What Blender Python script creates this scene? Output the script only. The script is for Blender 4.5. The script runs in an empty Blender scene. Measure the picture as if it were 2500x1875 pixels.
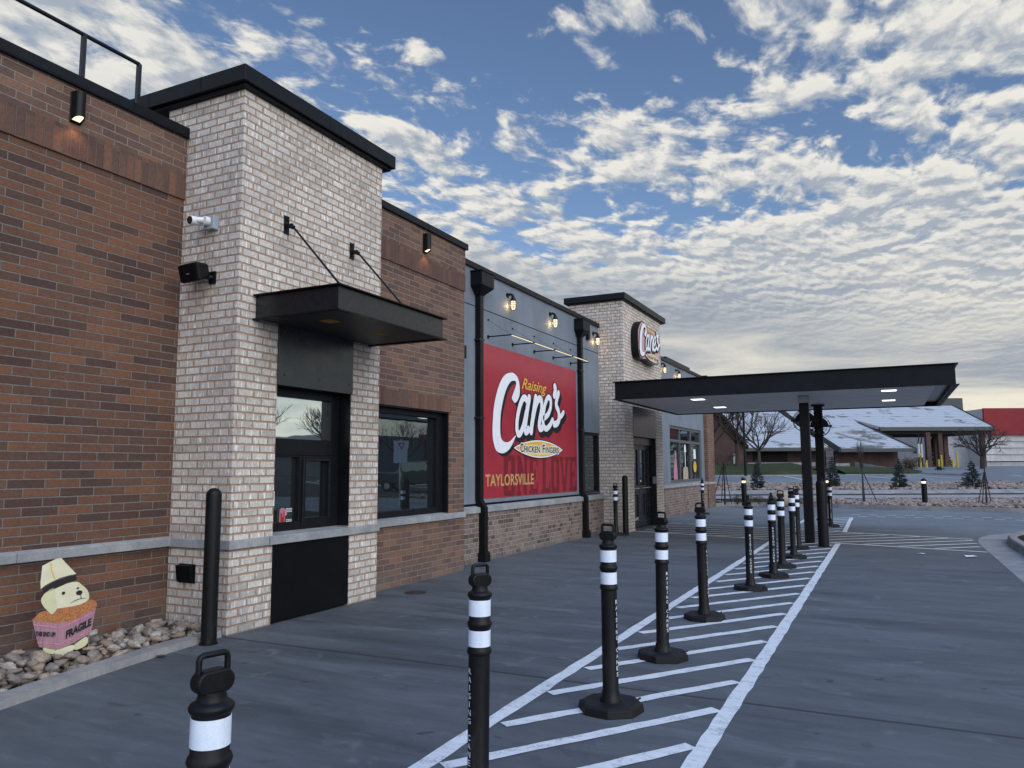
import bpy, math, random
from mathutils import Vector, Matrix, noise as mnoise
R = random.Random(7)
rad = math.radians
scene = bpy.context.scene
COL = scene.collection
YAW = 0.45521694

# ------------------------------------------------------------------ helpers
class MB:
    def __init__(s): s.v = []; s.f = []; s.m = []; s.mi = 0
    def add(s, vs, fs, mi=None):
        b = len(s.v); s.v += [tuple(p) for p in vs]
        for f in fs: s.f.append([b + i for i in f]); s.m.append(s.mi if mi is None else mi)
        return s
    def box(s, x0, x1, y0, y1, z0, z1, mi=None):
        return s.add([(x0,y0,z0),(x1,y0,z0),(x1,y1,z0),(x0,y1,z0),(x0,y0,z1),(x1,y0,z1),(x1,y1,z1),(x0,y1,z1)],
            [(0,3,2,1),(4,5,6,7),(0,1,5,4),(1,2,6,5),(2,3,7,6),(3,0,4,7)], mi)
    def poly(s, pts, mi=None): return s.add(pts, [list(range(len(pts)))], mi)
    def prism(s, bot, top, mi=None):
        n = len(bot)
        return s.add(list(bot) + list(top), [list(range(n))[::-1], list(range(n, 2*n))] + [(i, (i+1) % n, n+(i+1) % n, n+i) for i in range(n)], mi)
    def tube(s, path, r, n=8, mi=None, cap=True):
        P = [Vector(p) for p in path]; k = len(P)
        rr = r if isinstance(r, (list, tuple)) else [r]*k
        vs = []; ref = None
        for i, p in enumerate(P):
            t = (P[min(i+1, k-1)] - P[max(i-1, 0)]).normalized()
            if ref is None: ref = Vector((0,0,1)) if abs(t.z) < .9 else Vector((1,0,0))
            a = t.cross(ref)
            if a.length < 1e-5: a = t.orthogonal()
            a.normalize(); b = a.cross(t).normalized(); ref = b
            for j in range(n):
                q = 2*math.pi*j/n; vs.append(p + (a*math.cos(q) + b*math.sin(q))*rr[i])
        fs = [(i*n+j, i*n+(j+1) % n, (i+1)*n+(j+1) % n, (i+1)*n+j) for i in range(k-1) for j in range(n)]
        if cap: fs += [list(range(n))[::-1], list(range((k-1)*n, k*n))]
        return s.add(vs, fs, mi)
    def lathe(s, prof, cx=0, cy=0, n=24, mi=None):
        vs = []; k = len(prof)
        for r, z in prof:
            for j in range(n):
                q = 2*math.pi*j/n; vs.append((cx + r*math.cos(q), cy + r*math.sin(q), z))
        fs = [(i*n+j, i*n+(j+1) % n, (i+1)*n+(j+1) % n, (i+1)*n+j) for i in range(k-1) for j in range(n)]
        if prof[0][0] > 1e-4: fs.append(list(range(n))[::-1])
        if prof[-1][0] > 1e-4: fs.append(list(range((k-1)*n, k*n)))
        return s.add(vs, fs, mi)
    def torus(s, c, ax, Rr, r, n=24, k=6, mi=None):
        ax = Vector(ax).normalized(); a = ax.orthogonal().normalized(); b = ax.cross(a); c = Vector(c); vs = []
        for i in range(n):
            q = 2*math.pi*i/n; d = a*math.cos(q) + b*math.sin(q)
            for j in range(k):
                w = 2*math.pi*j/k; vs.append(c + d*(Rr + r*math.cos(w)) + ax*r*math.sin(w))
        fs = [(i*k+j, i*k+(j+1) % k, ((i+1) % n)*k+(j+1) % k, ((i+1) % n)*k+j) for i in range(n) for j in range(k)]
        return s.add(vs, fs, mi)
    def build(s, name, mats, parent=None, smooth=False, bevel=0, local=False):
        me = bpy.data.meshes.new(name)
        vs = s.v
        if parent is not None and not local:
            o = parent.location; vs = [(x-o.x, y-o.y, z-o.z) for x, y, z in vs]
        me.from_pydata([tuple(v) for v in vs], [], s.f)
        for m in (mats if isinstance(mats, (list, tuple)) else [mats]): me.materials.append(m)
        if max(s.m, default=0) > 0: me.polygons.foreach_set('material_index', s.m)
        if smooth:
            me.polygons.foreach_set('use_smooth', [True]*len(me.polygons))
            me.set_sharp_from_angle(angle=rad(40))
        me.update()
        ob = bpy.data.objects.new(name, me); COL.objects.link(ob)
        if parent is not None: ob.parent = parent
        if bevel:
            b = ob.modifiers.new('edge', 'BEVEL'); b.width = bevel; b.segments = 2; b.limit_method = 'ANGLE'
        return ob

def tag(o, label=None, cat=None, group=None, kind=None):
    if label: o['label'] = label
    if cat: o['category'] = cat
    if group: o['group'] = group
    if kind: o['kind'] = kind
    return o
def thing(name, label, cat, loc=(0,0,0), group=None, rz=0):
    o = bpy.data.objects.new(name, None); COL.objects.link(o)
    o.location = loc; o.rotation_euler = (0,0,rz); o.empty_display_size = .1
    return tag(o, label, cat, group)
def children(o): return [c for c in ALLKIDS.get(o.name, [])]
ALLKIDS = {}
def dup(root, loc, rz, label, kids):
    r = root.copy(); COL.objects.link(r); r.location = loc; r.rotation_euler = (0,0,rz); r['label'] = label
    for ch, subs in kids:
        c = ch.copy(); COL.objects.link(c); c.parent = r
        for g in subs:
            d = g.copy(); COL.objects.link(d); d.parent = c
    return r
def kidtree(root):
    out = []
    for o in COL.objects:
        if o.parent is root: out.append((o, [q for q in COL.objects if q.parent is o]))
    return out
def FW(lat, dep, z=0):   # a point given by how far right and how far ahead of the standpoint it lies
    return (lat*math.cos(YAW) - dep*math.sin(YAW), lat*math.sin(YAW) + dep*math.cos(YAW), z)
def flat_curve(loops):
    """2D closed outlines (holes allowed) -> (verts, faces)"""
    cu = bpy.data.curves.new('outline', 'CURVE'); cu.dimensions = '2D'; cu.fill_mode = 'FRONT'
    for lp in loops:
        sp = cu.splines.new('POLY'); sp.points.add(len(lp)-1); sp.use_cyclic_u = True
        for i, (u, v) in enumerate(lp): sp.points[i].co = (u, v, 0, 1)
    ob = bpy.data.objects.new('outline', cu); COL.objects.link(ob)
    me = ob.to_mesh(); r = ([(v.co.x, v.co.y) for v in me.vertices], [list(p.vertices) for p in me.polygons])
    ob.to_mesh_clear(); bpy.data.objects.remove(ob); bpy.data.curves.remove(cu)
    return r
def text2d(body, size=1, offset=0, shear=0, spacing=1, smallcaps=False, res=3):
    cu = bpy.data.curves.new('writing', 'FONT'); cu.body = body; cu.size = size; cu.offset = offset
    cu.shear = shear; cu.space_character = spacing; cu.fill_mode = 'FRONT'; cu.resolution_u = res
    ob = bpy.data.objects.new('writing', cu); COL.objects.link(ob)
    me = ob.to_mesh(); r = ([(v.co.x, v.co.y) for v in me.vertices], [list(p.vertices) for p in me.polygons])
    ob.to_mesh_clear(); bpy.data.objects.remove(ob); bpy.data.curves.remove(cu)
    return r
def fit(vf, u0, u1, v0, v1, slope=0):
    vs, fs = vf; us = [p[0] for p in vs]; ws = [p[1] for p in vs]
    a, b, c, d = min(us), max(us), min(ws), max(ws)
    out = []
    for x, y in vs:
        U = u0 + (x-a)/(b-a)*(u1-u0); V = v0 + (y-c)/(d-c)*(v1-v0) + slope*(U-u0)
        out.append((U, V))
    return out, fs
def smooth_loop(pts, closed=True, k=4):
    out = []; n = len(pts)
    rng = range(n) if closed else range(n-1)
    for i in rng:
        g = (lambda j: pts[j % n]) if closed else (lambda j: pts[max(0, min(n-1, j))])
        p0, p1, p2, p3 = g(i-1), g(i), g(i+1), g(i+2)
        for t in range(k):
            t = t/k
            out.append(tuple(.5*((2*b) + (-a+c)*t + (2*a-5*b+4*c-d)*t*t + (-a+3*b-3*c+d)*t**3) for a, b, c, d in zip(p0, p1, p2, p3)))
    if not closed: out.append(tuple(pts[-1]))
    return out
def ribbon(pts, w, closed=False):
    """a brush stroke of width w along pts, as one closed outline"""
    P = smooth_loop(pts, closed, 5) if len(pts) > 2 else pts
    n = len(P); Lf = []; Rt = []
    for i in range(n):
        a = P[max(i-1, 0)]; b = P[min(i+1, n-1)]; dx, dy = b[0]-a[0], b[1]-a[1]; l = math.hypot(dx, dy) or 1
        h = w/2; Lf.append((P[i][0]-dy/l*h, P[i][1]+dx/l*h)); Rt.append((P[i][0]+dy/l*h, P[i][1]-dx/l*h))
    def cap(c, fr, to):
        a0 = math.atan2(fr[1]-c[1], fr[0]-c[0]); return [(c[0]+w/2*math.cos(a0-math.pi*t/6), c[1]+w/2*math.sin(a0-math.pi*t/6)) for t in range(1, 6)]
    return Lf + cap(P[-1], Lf[-1], Rt[-1]) + Rt[::-1] + cap(P[0], Rt[0], Lf[0])

# ------------------------------------------------------------------ materials
class NT:
    def __init__(s, name):
        s.mat = bpy.data.materials.new(name); s.mat.use_nodes = True; s.t = s.mat.node_tree; s.t.nodes.clear()
        s.out = s.t.nodes.new('ShaderNodeOutputMaterial')
    def n(s, typ, _set=None, **inp):
        nd = s.t.nodes.new('ShaderNode' + typ)
        for k, v in (_set or {}).items(): setattr(nd, k, v)
        for k, v in inp.items():
            k = k.replace('_', ' ')
            key = int(k[1:]) if k[0] == 'i' and k[1:].isdigit() else k
            s.link(v, nd.inputs[key])
        return nd
    def link(s, v, sock):
        if isinstance(v, bpy.types.NodeSocket): s.t.links.new(v, sock)
        elif isinstance(v, bpy.types.Node): s.t.links.new(v.outputs[0], sock)
        else:
            if sock.type == 'RGBA' and len(v) == 3: v = (*v, 1)
            sock.default_value = v
    def math(s, op, a, b=0.0, c=None):
        nd = s.t.nodes.new('ShaderNodeMath'); nd.operation = op
        s.link(a, nd.inputs[0]); s.link(b, nd.inputs[1])
        if c is not None: s.link(c, nd.inputs[2])
        return nd.outputs[0]
    def mix(s, f, a, b, mode='MIX'):
        nd = s.t.nodes.new('ShaderNodeMix'); nd.data_type = 'RGBA'; nd.blend_type = mode
        s.link(f, nd.inputs[0]); s.link(a, nd.inputs[6]); s.link(b, nd.inputs[7]); return nd.outputs[2]
    def ramp(s, f, stops, interp='LINEAR'):
        nd = s.t.nodes.new('ShaderNodeValToRGB'); cr = nd.color_ramp; cr.interpolation = interp
        while len(cr.elements) < len(stops): cr.elements.new(.5)
        for e, (p, c) in zip(cr.elements, stops): e.position = p; e.color = (*c, 1) if len(c) == 3 else c
        s.link(f, nd.inputs[0]); return nd.outputs[0]
    def rng(s, f, a, b, c=0.0, d=1.0, smooth=False):
        nd = s.t.nodes.new('ShaderNodeMapRange'); nd.interpolation_type = 'SMOOTHSTEP' if smooth else 'LINEAR'
        for i, v in enumerate((f, a, b, c, d)): s.link(v, nd.inputs[i])
        return nd.outputs[0]
    def pos(s): return s.n('NewGeometry').outputs['Position']
    def opos(s): return s.n('TexCoord').outputs['Object']
    def noise(s, vec, scale, detail=4, rough=.55, dist=0, out=0):
        return s.n('TexNoise', Vector=vec, Scale=scale, Detail=detail, Roughness=rough, Distortion=dist).outputs[out]
    def scl(s, vec, x, y, z, rot=0):
        return s.n('Mapping', Vector=vec, Scale=(x, y, z), Rotation=(0, 0, rot)).outputs[0]
    def done(s, color, rough=.6, spec=.5, metal=0, bump=None, bdist=.005, bstr=1, **kw):
        p = s.n('BsdfPrincipled'); s.link(color, p.inputs['Base Color']); s.link(rough, p.inputs['Roughness'])
        s.link(metal, p.inputs['Metallic']); p.inputs['Specular IOR Level'].default_value = spec
        for k, v in kw.items(): s.link(v, p.inputs[k.replace('_', ' ')])
        if bump is not None:
            b = s.n('Bump', Height=bump, Distance=bdist, Strength=bstr); s.t.links.new(b.outputs[0], p.inputs['Normal'])
        s.t.links.new(p.outputs[0], s.out.inputs[0]); return s.mat

def plain(name, col, rough=.6, spec=.4, var=.12, scale=9, metal=0, bump=.0, bscale=60, obj=False):
    t = NT(name); P = t.opos() if obj else t.pos()
    f = t.noise(P, scale, 5, .6)
    dark = tuple(c*(1-var) for c in col); lite = tuple(min(1, c*(1+var)) for c in col)
    c = t.ramp(f, [(.3, dark), (.7, lite)])
    r = t.rng(t.noise(P, scale*2.7, 3), .3, .7, max(0, rough-.07), min(1, rough+.07))
    return t.done(c, r, spec, metal, t.noise(P, bscale, 3) if bump else None, bump or .001)

def brick(name, w, h, mort, cols, mcol, vertical=False, streak=None, mvar=.2, seed=0.0, bump=.006, soft=.0012):
    t = NT(name); P = t.pos()
    sp = t.n('SeparateXYZ', Vector=P); x, y, z = sp.outputs
    wob = t.noise(P, 14, 3, .6); wob2 = t.math('MULTIPLY', t.math('SUBTRACT', wob, .5), .008)
    u = t.math('ADD', t.math('ADD', x, y), seed); v = t.math('ADD', z, wob2)
    if vertical: u, v = z, t.math('ADD', t.math('ADD', x, y), wob2)
    rr = t.math('DIVIDE', v, h); row = t.math('FLOOR', rr)
    uu = t.math('DIVIDE', u, w)
    if not vertical:
        uu = t.math('ADD', uu, t.math('MULTIPLY', t.math('MODULO', t.math('ABSOLUTE', row), 2.0), .5))
        jit = t.n('TexWhiteNoise', {'noise_dimensions': '1D'}, W=row).outputs['Value']
        uu = t.math('ADD', uu, t.math('MULTIPLY', jit, .09))
    col = t.math('FLOOR', uu)
    fu = t.math('FRACT', uu); fv = t.math('FRACT', rr)
    du = t.math('MULTIPLY', t.math('MINIMUM', fu, t.math('SUBTRACT', 1.0, fu)), w)
    dv = t.math('MULTIPLY', t.math('MINIMUM', fv, t.math('SUBTRACT', 1.0, fv)), h)
    d = dv if vertical else t.math('MINIMUM', du, dv)
    d = t.math('ADD', d, t.math('MULTIPLY', t.math('SUBTRACT', t.noise(P, 70, 3, .7), .5), .006))
    mask = t.rng(d, mort/2-soft, mort/2+soft, smooth=True)
    idv = t.n('CombineXYZ', X=col, Y=row, Z=seed+.5).outputs[0]
    wn = t.n('TexWhiteNoise', {'noise_dimensions': '3D'}, Vector=idv)
    bc = t.ramp(wn.outputs['Value'], cols)
    sub = t.noise(P, 45, 4, .65)
    bc = t.mix(1.0, bc, t.ramp(sub, [(.25, (.72,.72,.72)), (.75, (1.18,1.18,1.18))]), 'MULTIPLY')
    if streak:
        q = t.n('CombineXYZ', X=t.math('MULTIPLY', u, 34.0), Y=t.math('ADD', t.math('MULTIPLY', z, 5.0), t.math('MULTIPLY', wn.outputs['Value'], 30.0))).outputs[0]
        sn = t.noise(q, 1.0, 3, .6)
        for a, b, c2, am in streak:
            bc = t.mix(t.math('MULTIPLY', t.rng(sn, a, b, smooth=True), am), bc, c2)
    big = t.noise(P, 1.3, 3)
    bc = t.mix(1.0, bc, t.ramp(big, [(.3, (.86,.86,.88)), (.7, (1.1,1.1,1.08))]), 'MULTIPLY')
    mc = t.ramp(t.noise(P, 22, 4, .7), [(.3, tuple(c*(1-mvar) for c in mcol)), (.7, tuple(c*(1+mvar) for c in mcol))])
    c = t.mix(mask, mc, bc)
    # grime at the foot of the wall
    gr = t.math('MULTIPLY', t.rng(z, .45, .0, smooth=True), t.rng(t.noise(P, 6, 4), .3, .7))
    c = t.mix(t.math('MULTIPLY', gr, .45), c, (.16,.155,.15))
    hgt = t.math('ADD', t.math('MULTIPLY', mask, 1.0), t.math('MULTIPLY', sub, .35))
    return t.done(c, .88, .25, 0, hgt, bump)

M = {}
M['brick_red'] = brick('brown red norman brick', .305, .075, .011,
    [(0, (.078,.047,.039)), (.2, (.095,.055,.043)), (.42, (.125,.068,.048)), (.68, (.155,.078,.05)), (.88, (.19,.09,.053)), (1, (.14,.072,.049))], (.17,.152,.138), seed=.1)
M['brick_tan'] = brick('muted brown norman brick', .255, .075, .011,
    [(0, (.118,.074,.06)), (.3, (.145,.088,.068)), (.6, (.172,.1,.072)), (1, (.215,.122,.082))], (.23,.195,.17), seed=.37)
M['brick_soldier'] = brick('upright brown brick course', .21, .078, .01,
    [(0, (.112,.066,.053)), (.55, (.132,.076,.058)), (.85, (.158,.085,.06)), (1, (.2,.1,.064))], (.125,.1,.088), vertical=True)
M['brick_white'] = brick('whitewashed brick', .2, .0752, .0155,
    [(0, (.455,.425,.385)), (.35, (.565,.53,.48)), (.7, (.635,.6,.55)), (1, (.515,.48,.435))], (.385,.25,.17),
    streak=[(.55, .66, (.84,.83,.79), .9), (.42, .3, (.28,.26,.23), .75)], seed=.06, bump=.008, soft=.002)
M['brick_base'] = brick('mottled brown brick', .2, .078, .012,
    [(0, (.07,.058,.054)), (.12, (.13,.095,.083)), (.4, (.19,.138,.118)), (.7, (.235,.18,.155)), (1, (.165,.13,.122))], (.33,.28,.245),
    streak=[(.56, .68, (.46,.4,.36), .65), (.4, .28, (.1,.08,.072), .6)], seed=.21, bump=.006, soft=.0025)
def concrete(name, base, dark, bump=.003):
    t = NT(name); P = t.pos()
    a = t.noise(P, 2.2, 6, .65, .4); b = t.noise(P, 28, 5, .7); c0 = t.noise(P, 160, 2, .6)
    c = t.mix(t.rng(a, .35, .68, smooth=True), dark, base)
    c = t.mix(1.0, c, t.ramp(b, [(.25, (.78,.79,.8)), (.75, (1.13,1.12,1.11))]), 'MULTIPLY')
    return t.done(c, .85, .3, 0, t.math('ADD', b, t.math('MULTIPLY', c0, .5)), bump)
M['sill'] = concrete('cast stone', (.36,.37,.375), (.25,.26,.27))
M['kerb'] = concrete('kerb concrete', (.3,.295,.285), (.2,.2,.2))
M['walk'] = concrete('pale concrete slab', (.34,.335,.325), (.25,.25,.25))
M['pan'] = concrete('gutter concrete', (.3,.3,.3), (.21,.215,.22))
def asphalt(name, joint=True, k=1.0):
    t = NT(name); P = t.pos()
    big = t.noise(P, .28, 5, .6, .5)
    st = t.noise(t.scl(P, .55, 2.6, 1, .18), 1.0, 6, .62, .6)
    fine = t.noise(t.scl(P, 3, 13, 1, -.12), 1.0, 5, .65)
    blot = t.noise(P, 2.3, 5, .6, 1.2)
    grain = t.noise(P, 240, 2, .6)
    c = t.ramp(st, [(.33, (.046*k,.0545*k,.061*k)), (.5, (.076*k,.087*k,.097*k)), (.68, (.112*k,.127*k,.14*k))])
    c = t.mix(t.math('MULTIPLY', t.rng(big, .35, .7, smooth=True), .6), c, (.114*k,.132*k,.141*k))
    c = t.mix(t.math('MULTIPLY', t.rng(blot, .58, .72, smooth=True), .6), c, (.144*k,.162*k,.17*k))
    c = t.mix(t.math('MULTIPLY', t.rng(blot, .4, .3, smooth=True), .45), c, (.05*k,.055*k,.062*k))
    c = t.mix(1.0, c, t.ramp(fine, [(.3, (.86,.86,.87)), (.7, (1.12,1.12,1.11))]), 'MULTIPLY')
    c = t.mix(1.0, c, t.ramp(grain, [(.3, (.82,.82,.82)), (.7, (1.15,1.15,1.15))]), 'MULTIPLY')
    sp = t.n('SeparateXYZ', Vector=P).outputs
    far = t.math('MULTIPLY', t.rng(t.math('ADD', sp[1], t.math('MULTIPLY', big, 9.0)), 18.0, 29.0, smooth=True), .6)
    c = t.mix(far, c, t.mix(1.0, c, (1.9,1.9,1.88), 'MULTIPLY'))  # far paving lightened: paler surface, plus grazing reflection put into the colour
    sc = t.noise(t.scl(P, .9, 7, 1, .5), 1.0, 3, .5, 1.5); c = t.mix(t.math('MULTIPLY', t.rng(sc, .66, .72, smooth=True), .22), c, (.19,.2,.21))
    fl = t.noise(P, 31, 2, .5); c = t.mix(t.math('MULTIPLY', t.rng(fl, .76, .8), .5), c, (.22,.22,.22))
    spot = t.noise(P, 5.1, 2, .5); spot2 = t.rng(spot, .72, .745)
    c = t.mix(t.math('MULTIPLY', spot2, .6), c, (.03,.03,.032))
    if joint:
        wob = t.math('MULTIPLY', t.math('SUBTRACT', t.noise(P, 1.4, 3), .5), .03)
        for y0, wd, am in ((5.2, .011, .8), (12.9, .007, .45), (20.75, .008, .5)):
            dd = t.math('ABSOLUTE', t.math('SUBTRACT', t.math('ADD', sp[1], wob), y0))
            c = t.mix(t.math('MULTIPLY', t.rng(dd, wd+.012, wd, smooth=True), am), c, (.02,.02,.022))
            c = t.mix(t.math('MULTIPLY', t.rng(dd, .3, .02, smooth=True), .18*am), c, (.04,.04,.042))
    r = t.rng(st, .3, .7, .62, .86)
    return t.done(c, r, .35, 0, t.math('ADD', grain, t.math('MULTIPLY', fine, 1.0)), .003)
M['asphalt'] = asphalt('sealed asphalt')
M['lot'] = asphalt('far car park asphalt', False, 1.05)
def paint(name, col, wear=.55):
    t = NT(name); P = t.pos()
    a = t.noise(P, 9, 6, .75); b = t.noise(P, 90, 3, .7); s = t.noise(t.scl(P, 2, 30, 1, .5), 1.0, 4, .7)
    f = t.math('MULTIPLY', t.rng(t.math('ADD', t.math('MULTIPLY', a, .6), t.math('MULTIPLY', b, .4)), wear, wear+.13, smooth=True), .7)
    c = t.ramp(s, [(.3, tuple(q*.82 for q in col)), (.65, col)])
    c = t.mix(f, c, (.2,.2,.2))
    return t.done(c, .6, .35, 0, b, .002)
M['paint'] = paint('white road paint', (.68,.72,.735), .5)
M['paint_thin'] = paint('worn white road paint', (.78,.785,.79), .66)
M['black'] = plain('black powder coat', (.0055,.0062,.0075), .42, .22, .2, 5)
M['black_gloss'] = plain('black gloss panel', (.014,.016,.019), .16, .6, .15, 3)
M['panel_grey'] = plain('grey sheet metal panel', (.06,.068,.075), .28, .5, .06, 2, metal=.55)
M['black_matt'] = plain('black matt panel', (.0045,.0048,.006), .5, .12, .2, 4)
M['charcoal'] = plain('charcoal painted steel', (.009,.0108,.014), .3, .5, .18, 6)
M['coping'] = plain('dark bronze coping metal', (.0065,.008,.011), .45, .2, .3, 7)
M['rubber'] = plain('black rubber', (.007,.007,.0075), .6, .3, .25, 30, bump=.002, bscale=180, obj=True)
def dusty():
    t = NT('black plastic tube'); P = t.pos(); a = t.noise(t.scl(P, 9, 9, 2.5), 1.0, 6, .7); z = t.n('SeparateXYZ', Vector=P).outputs[2]
    f = t.math('MULTIPLY', t.rng(a, .52, .78, smooth=True), t.rng(z, .9, .05, .12, .75))
    c = t.mix(f, (.005,.0056,.0065), (.06,.058,.055))
    return t.done(c, t.rng(a, .3, .7, .32, .6), .22, 0, t.noise(P, 60, 3), .0008)
M['plastic'] = dusty()
M['interior'] = plain('dark room', (.012,.013,.014), .8, .1)
def stucco(name, col):
    t = NT(name); P = t.pos()
    a = t.noise(P, 1.6, 5, .6); b = t.noise(P, 120, 3, .6); d = t.noise(t.scl(P, 1, 6, .35), 1.0, 4, .6)
    c = t.ramp(a, [(.3, tuple(q*.86 for q in col)), (.7, tuple(q*1.1 for q in col))])
    c = t.mix(1.0, c, t.ramp(d, [(.3, (.9,.9,.9)), (.7, (1.07,1.07,1.07))]), 'MULTIPLY')
    return t.done(c, .72, .3, 0, b, .002)
M['stucco'] = stucco('blue grey stucco', (.18,.21,.25))
def mural():
    t = NT('red painted mural'); P = t.pos()
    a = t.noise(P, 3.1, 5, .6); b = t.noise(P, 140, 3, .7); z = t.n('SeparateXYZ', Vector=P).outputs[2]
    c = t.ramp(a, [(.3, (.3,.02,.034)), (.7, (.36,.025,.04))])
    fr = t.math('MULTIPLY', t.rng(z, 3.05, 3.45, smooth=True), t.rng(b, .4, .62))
    c = t.mix(t.math('MULTIPLY', fr, .4), c, (.5,.16,.18))  # paler upper band: the light bar's reflection is painted into the red
    return t.done(c, .5, .35, 0, b, .0015)
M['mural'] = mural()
M['mural_dark'] = plain('dark red lettering', (.17,.012,.02), .55, .3, .1)
M['white_ink'] = plain('white sign paint', (.8,.82,.86), .45, .3, .04)
M['black_ink'] = plain('black sign paint', (.012,.011,.013), .45, .3, .1)
M['gold_ink'] = plain('yellow sign paint', (.72,.42,.07), .45, .3, .12)
M['gold_pale'] = plain('pale gold sign paint', (.75,.58,.2), .45, .3, .1)
M['gold_dull'] = plain('dull gold lettering', (.52,.33,.12), .5, .3, .08)
M['pink_face'] = plain('washed pink sign face', (.52,.3,.3), .25, .5, .06)
M['sign_white'] = plain('white raised letter', (.78,.82,.88), .3, .5, .03)
def emis(name, col, s):
    t = NT(name); e = t.n('Emission', Color=(*col, 1), Strength=s); t.t.links.new(e.outputs[0], t.out.inputs[0]); return t.mat
M['glow_warm'] = emis('warm lit bulb', (1, .82, .56), 1.6)
M['glow_bar'] = emis('warm white light strip', (1, .86, .58), 1.15)
M['glow_panel'] = emis('white light panel', (1, .98, .94), 2.2)
M['glow_dim'] = emis('dim amber downlight', (.5, .3, .12), .07)
M['glow_path'] = emis('lit path lamp lens', (1, .88, .55), 2.0)
def glass(name, refl, tint, rough=.012):
    t = NT(name); P = t.pos()
    lw = t.n('LayerWeight', Blend=.25).outputs['Fresnel']
    f = t.math('MINIMUM', t.math('ADD', t.math('MULTIPLY', lw, .6), refl), 1.0)
    b = t.n('Bump', Height=t.noise(P, 1.7, 2), Distance=.008, Strength=.1)
    g = t.n('BsdfGlossy', Color=(*tint, 1), Roughness=rough); t.t.links.new(b.outputs[0], g.inputs['Normal'])
    d = t.n('BsdfDiffuse', Color=(.012,.015,.017,1))
    m = t.n('MixShader'); t.link(f, m.inputs[0]); t.t.links.new(d.outputs[0], m.inputs[1]); t.t.links.new(g.outputs[0], m.inputs[2])
    t.t.links.new(m.outputs[0], t.out.inputs[0]); return t.mat
M['glass'] = glass('dark window glass', .26, (.66,.8,.82))
M['glass_bright'] = glass('mirror coated window glass', .86, (.86,.98,1.0))
M['clear'] = glass('clear jar glass', .1, (.9,.9,.9))
def retro():
    t = NT('white reflective band'); P = t.opos()
    v = t.n('TexVoronoi', Vector=t.scl(P, 300, 300, 300), Scale=1.0); a = t.noise(t.scl(P, 20, 20, 5), 1.0, 4, .6)
    c = t.ramp(v.outputs['Distance'], [(.1, (.66,.73,.84)), (.6, (.74,.81,.91))])
    c = t.mix(1.0, c, t.ramp(a, [(.3, (.86,.88,.9)), (.6, (1.05,1.05,1.05))]), 'MULTIPLY')
    return t.done(c, .28, .5, 0, v.outputs['Distance'], .0003)
M['retro'] = retro()
def stone(name, cols, sc=2.0):
    t = NT(name); P = t.pos()
    i = t.n('ObjectInfo').outputs['Random']; n1 = t.noise(P, 18*sc, 5, .65, .6); n2 = t.noise(P, 5*sc, 2, .5)
    c = t.ramp(t.math('FRACT', t.math('ADD', i, t.math('MULTIPLY', n2, .25))), cols)
    c = t.mix(1.0, c, t.ramp(n1, [(.25, (.45,.45,.46)), (.5, (.82,.82,.82)), (.8, (1.2,1.18,1.15))]), 'MULTIPLY')
    return t.done(c, .8, .3, 0, n1, .006)
M['stone'] = stone('river stone', [(0, (.24,.205,.17)), (.2, (.31,.23,.17)), (.4, (.22,.205,.195)), (.6, (.4,.33,.26)), (.75, (.27,.2,.155)), (.9, (.5,.46,.4)), (1, (.2,.185,.175))])
def rubble():
    t = NT('pink grey landscape rock'); P = t.pos()
    v = t.n('TexVoronoi', Vector=P, Scale=3.2); n1 = t.noise(P, 14, 4, .6)
    c = t.ramp(v.outputs['Color'], [(.1, (.16,.125,.105)), (.4, (.27,.215,.18)), (.65, (.34,.285,.24)), (.9, (.2,.18,.165))])
    c = t.mix(1.0, c, t.ramp(n1, [(.25, (.6,.6,.6)), (.75, (1.25,1.22,1.2))]), 'MULTIPLY')
    return t.done(c, .85, .25)
M['rubble'] = rubble()
M['soil'] = plain('dark mulch', (.03,.024,.02), .95, .1, .5, 14, bump=.03, bscale=30)
M['gravel_bed'] = plain('grit under stones', (.07,.062,.056), .95, .1, .4, 30, bump=.02, bscale=50)
def lawn():
    t = NT('winter lawn'); P = t.pos(); a = t.noise(P, .5, 5, .6); b = t.noise(P, 9, 4, .7)
    c = t.ramp(a, [(.3, (.03,.044,.02)), (.6, (.046,.058,.027)), (.75, (.085,.08,.045))])
    c = t.mix(1.0, c, t.ramp(b, [(.3, (.6,.6,.6)), (.7, (1.3,1.3,1.3))]), 'MULTIPLY')
    return t.done(c, .95, .1, 0, b, .05)
M['lawn'] = lawn()
def snowroof():
    t = NT('snow dusted shingle roof'); P = t.pos(); z = t.n('SeparateXYZ', Vector=P).outputs[2]
    a = t.noise(t.scl(P, .35, .35, .9), 1.0, 5, .62, .3); b = t.noise(t.scl(P, .9, .9, 5), 1.0, 4, .7)
    rows = t.math('FRACT', t.math('MULTIPLY', z, 5.0)); rw = t.math('FRACT', t.math('MULTIPLY', z, .62))
    f = t.math('ADD', t.math('MULTIPLY', a, .62), t.math('MULTIPLY', b, .38))
    f = t.math('ADD', f, t.math('MULTIPLY', t.rng(rw, .8, 1.0), .07))
    m = t.rng(f, .53, .61, smooth=True)
    sn = t.ramp(rows, [(0, (.25,.275,.3)), (.3, (.4,.43,.46)), (1, (.37,.4,.43))])
    c = t.mix(t.math('MULTIPLY', m, .9), sn, t.ramp(b, [(.3, (.06,.055,.05)), (.7, (.13,.12,.1))]))
    return t.done(c, .85, .2)
M['snow'] = snowroof()
M['fascia'] = plain('grey green fascia board', (.075,.085,.085), .7, .3)
M['bank_wall'] = plain('reddish brown rendered wall', (.085,.055,.05), .9, .2, .2, 1.2)
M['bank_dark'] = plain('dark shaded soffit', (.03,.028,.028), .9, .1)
M['bark'] = plain('brown bark', (.06,.05,.046), .9, .15, .3, 12)
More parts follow.
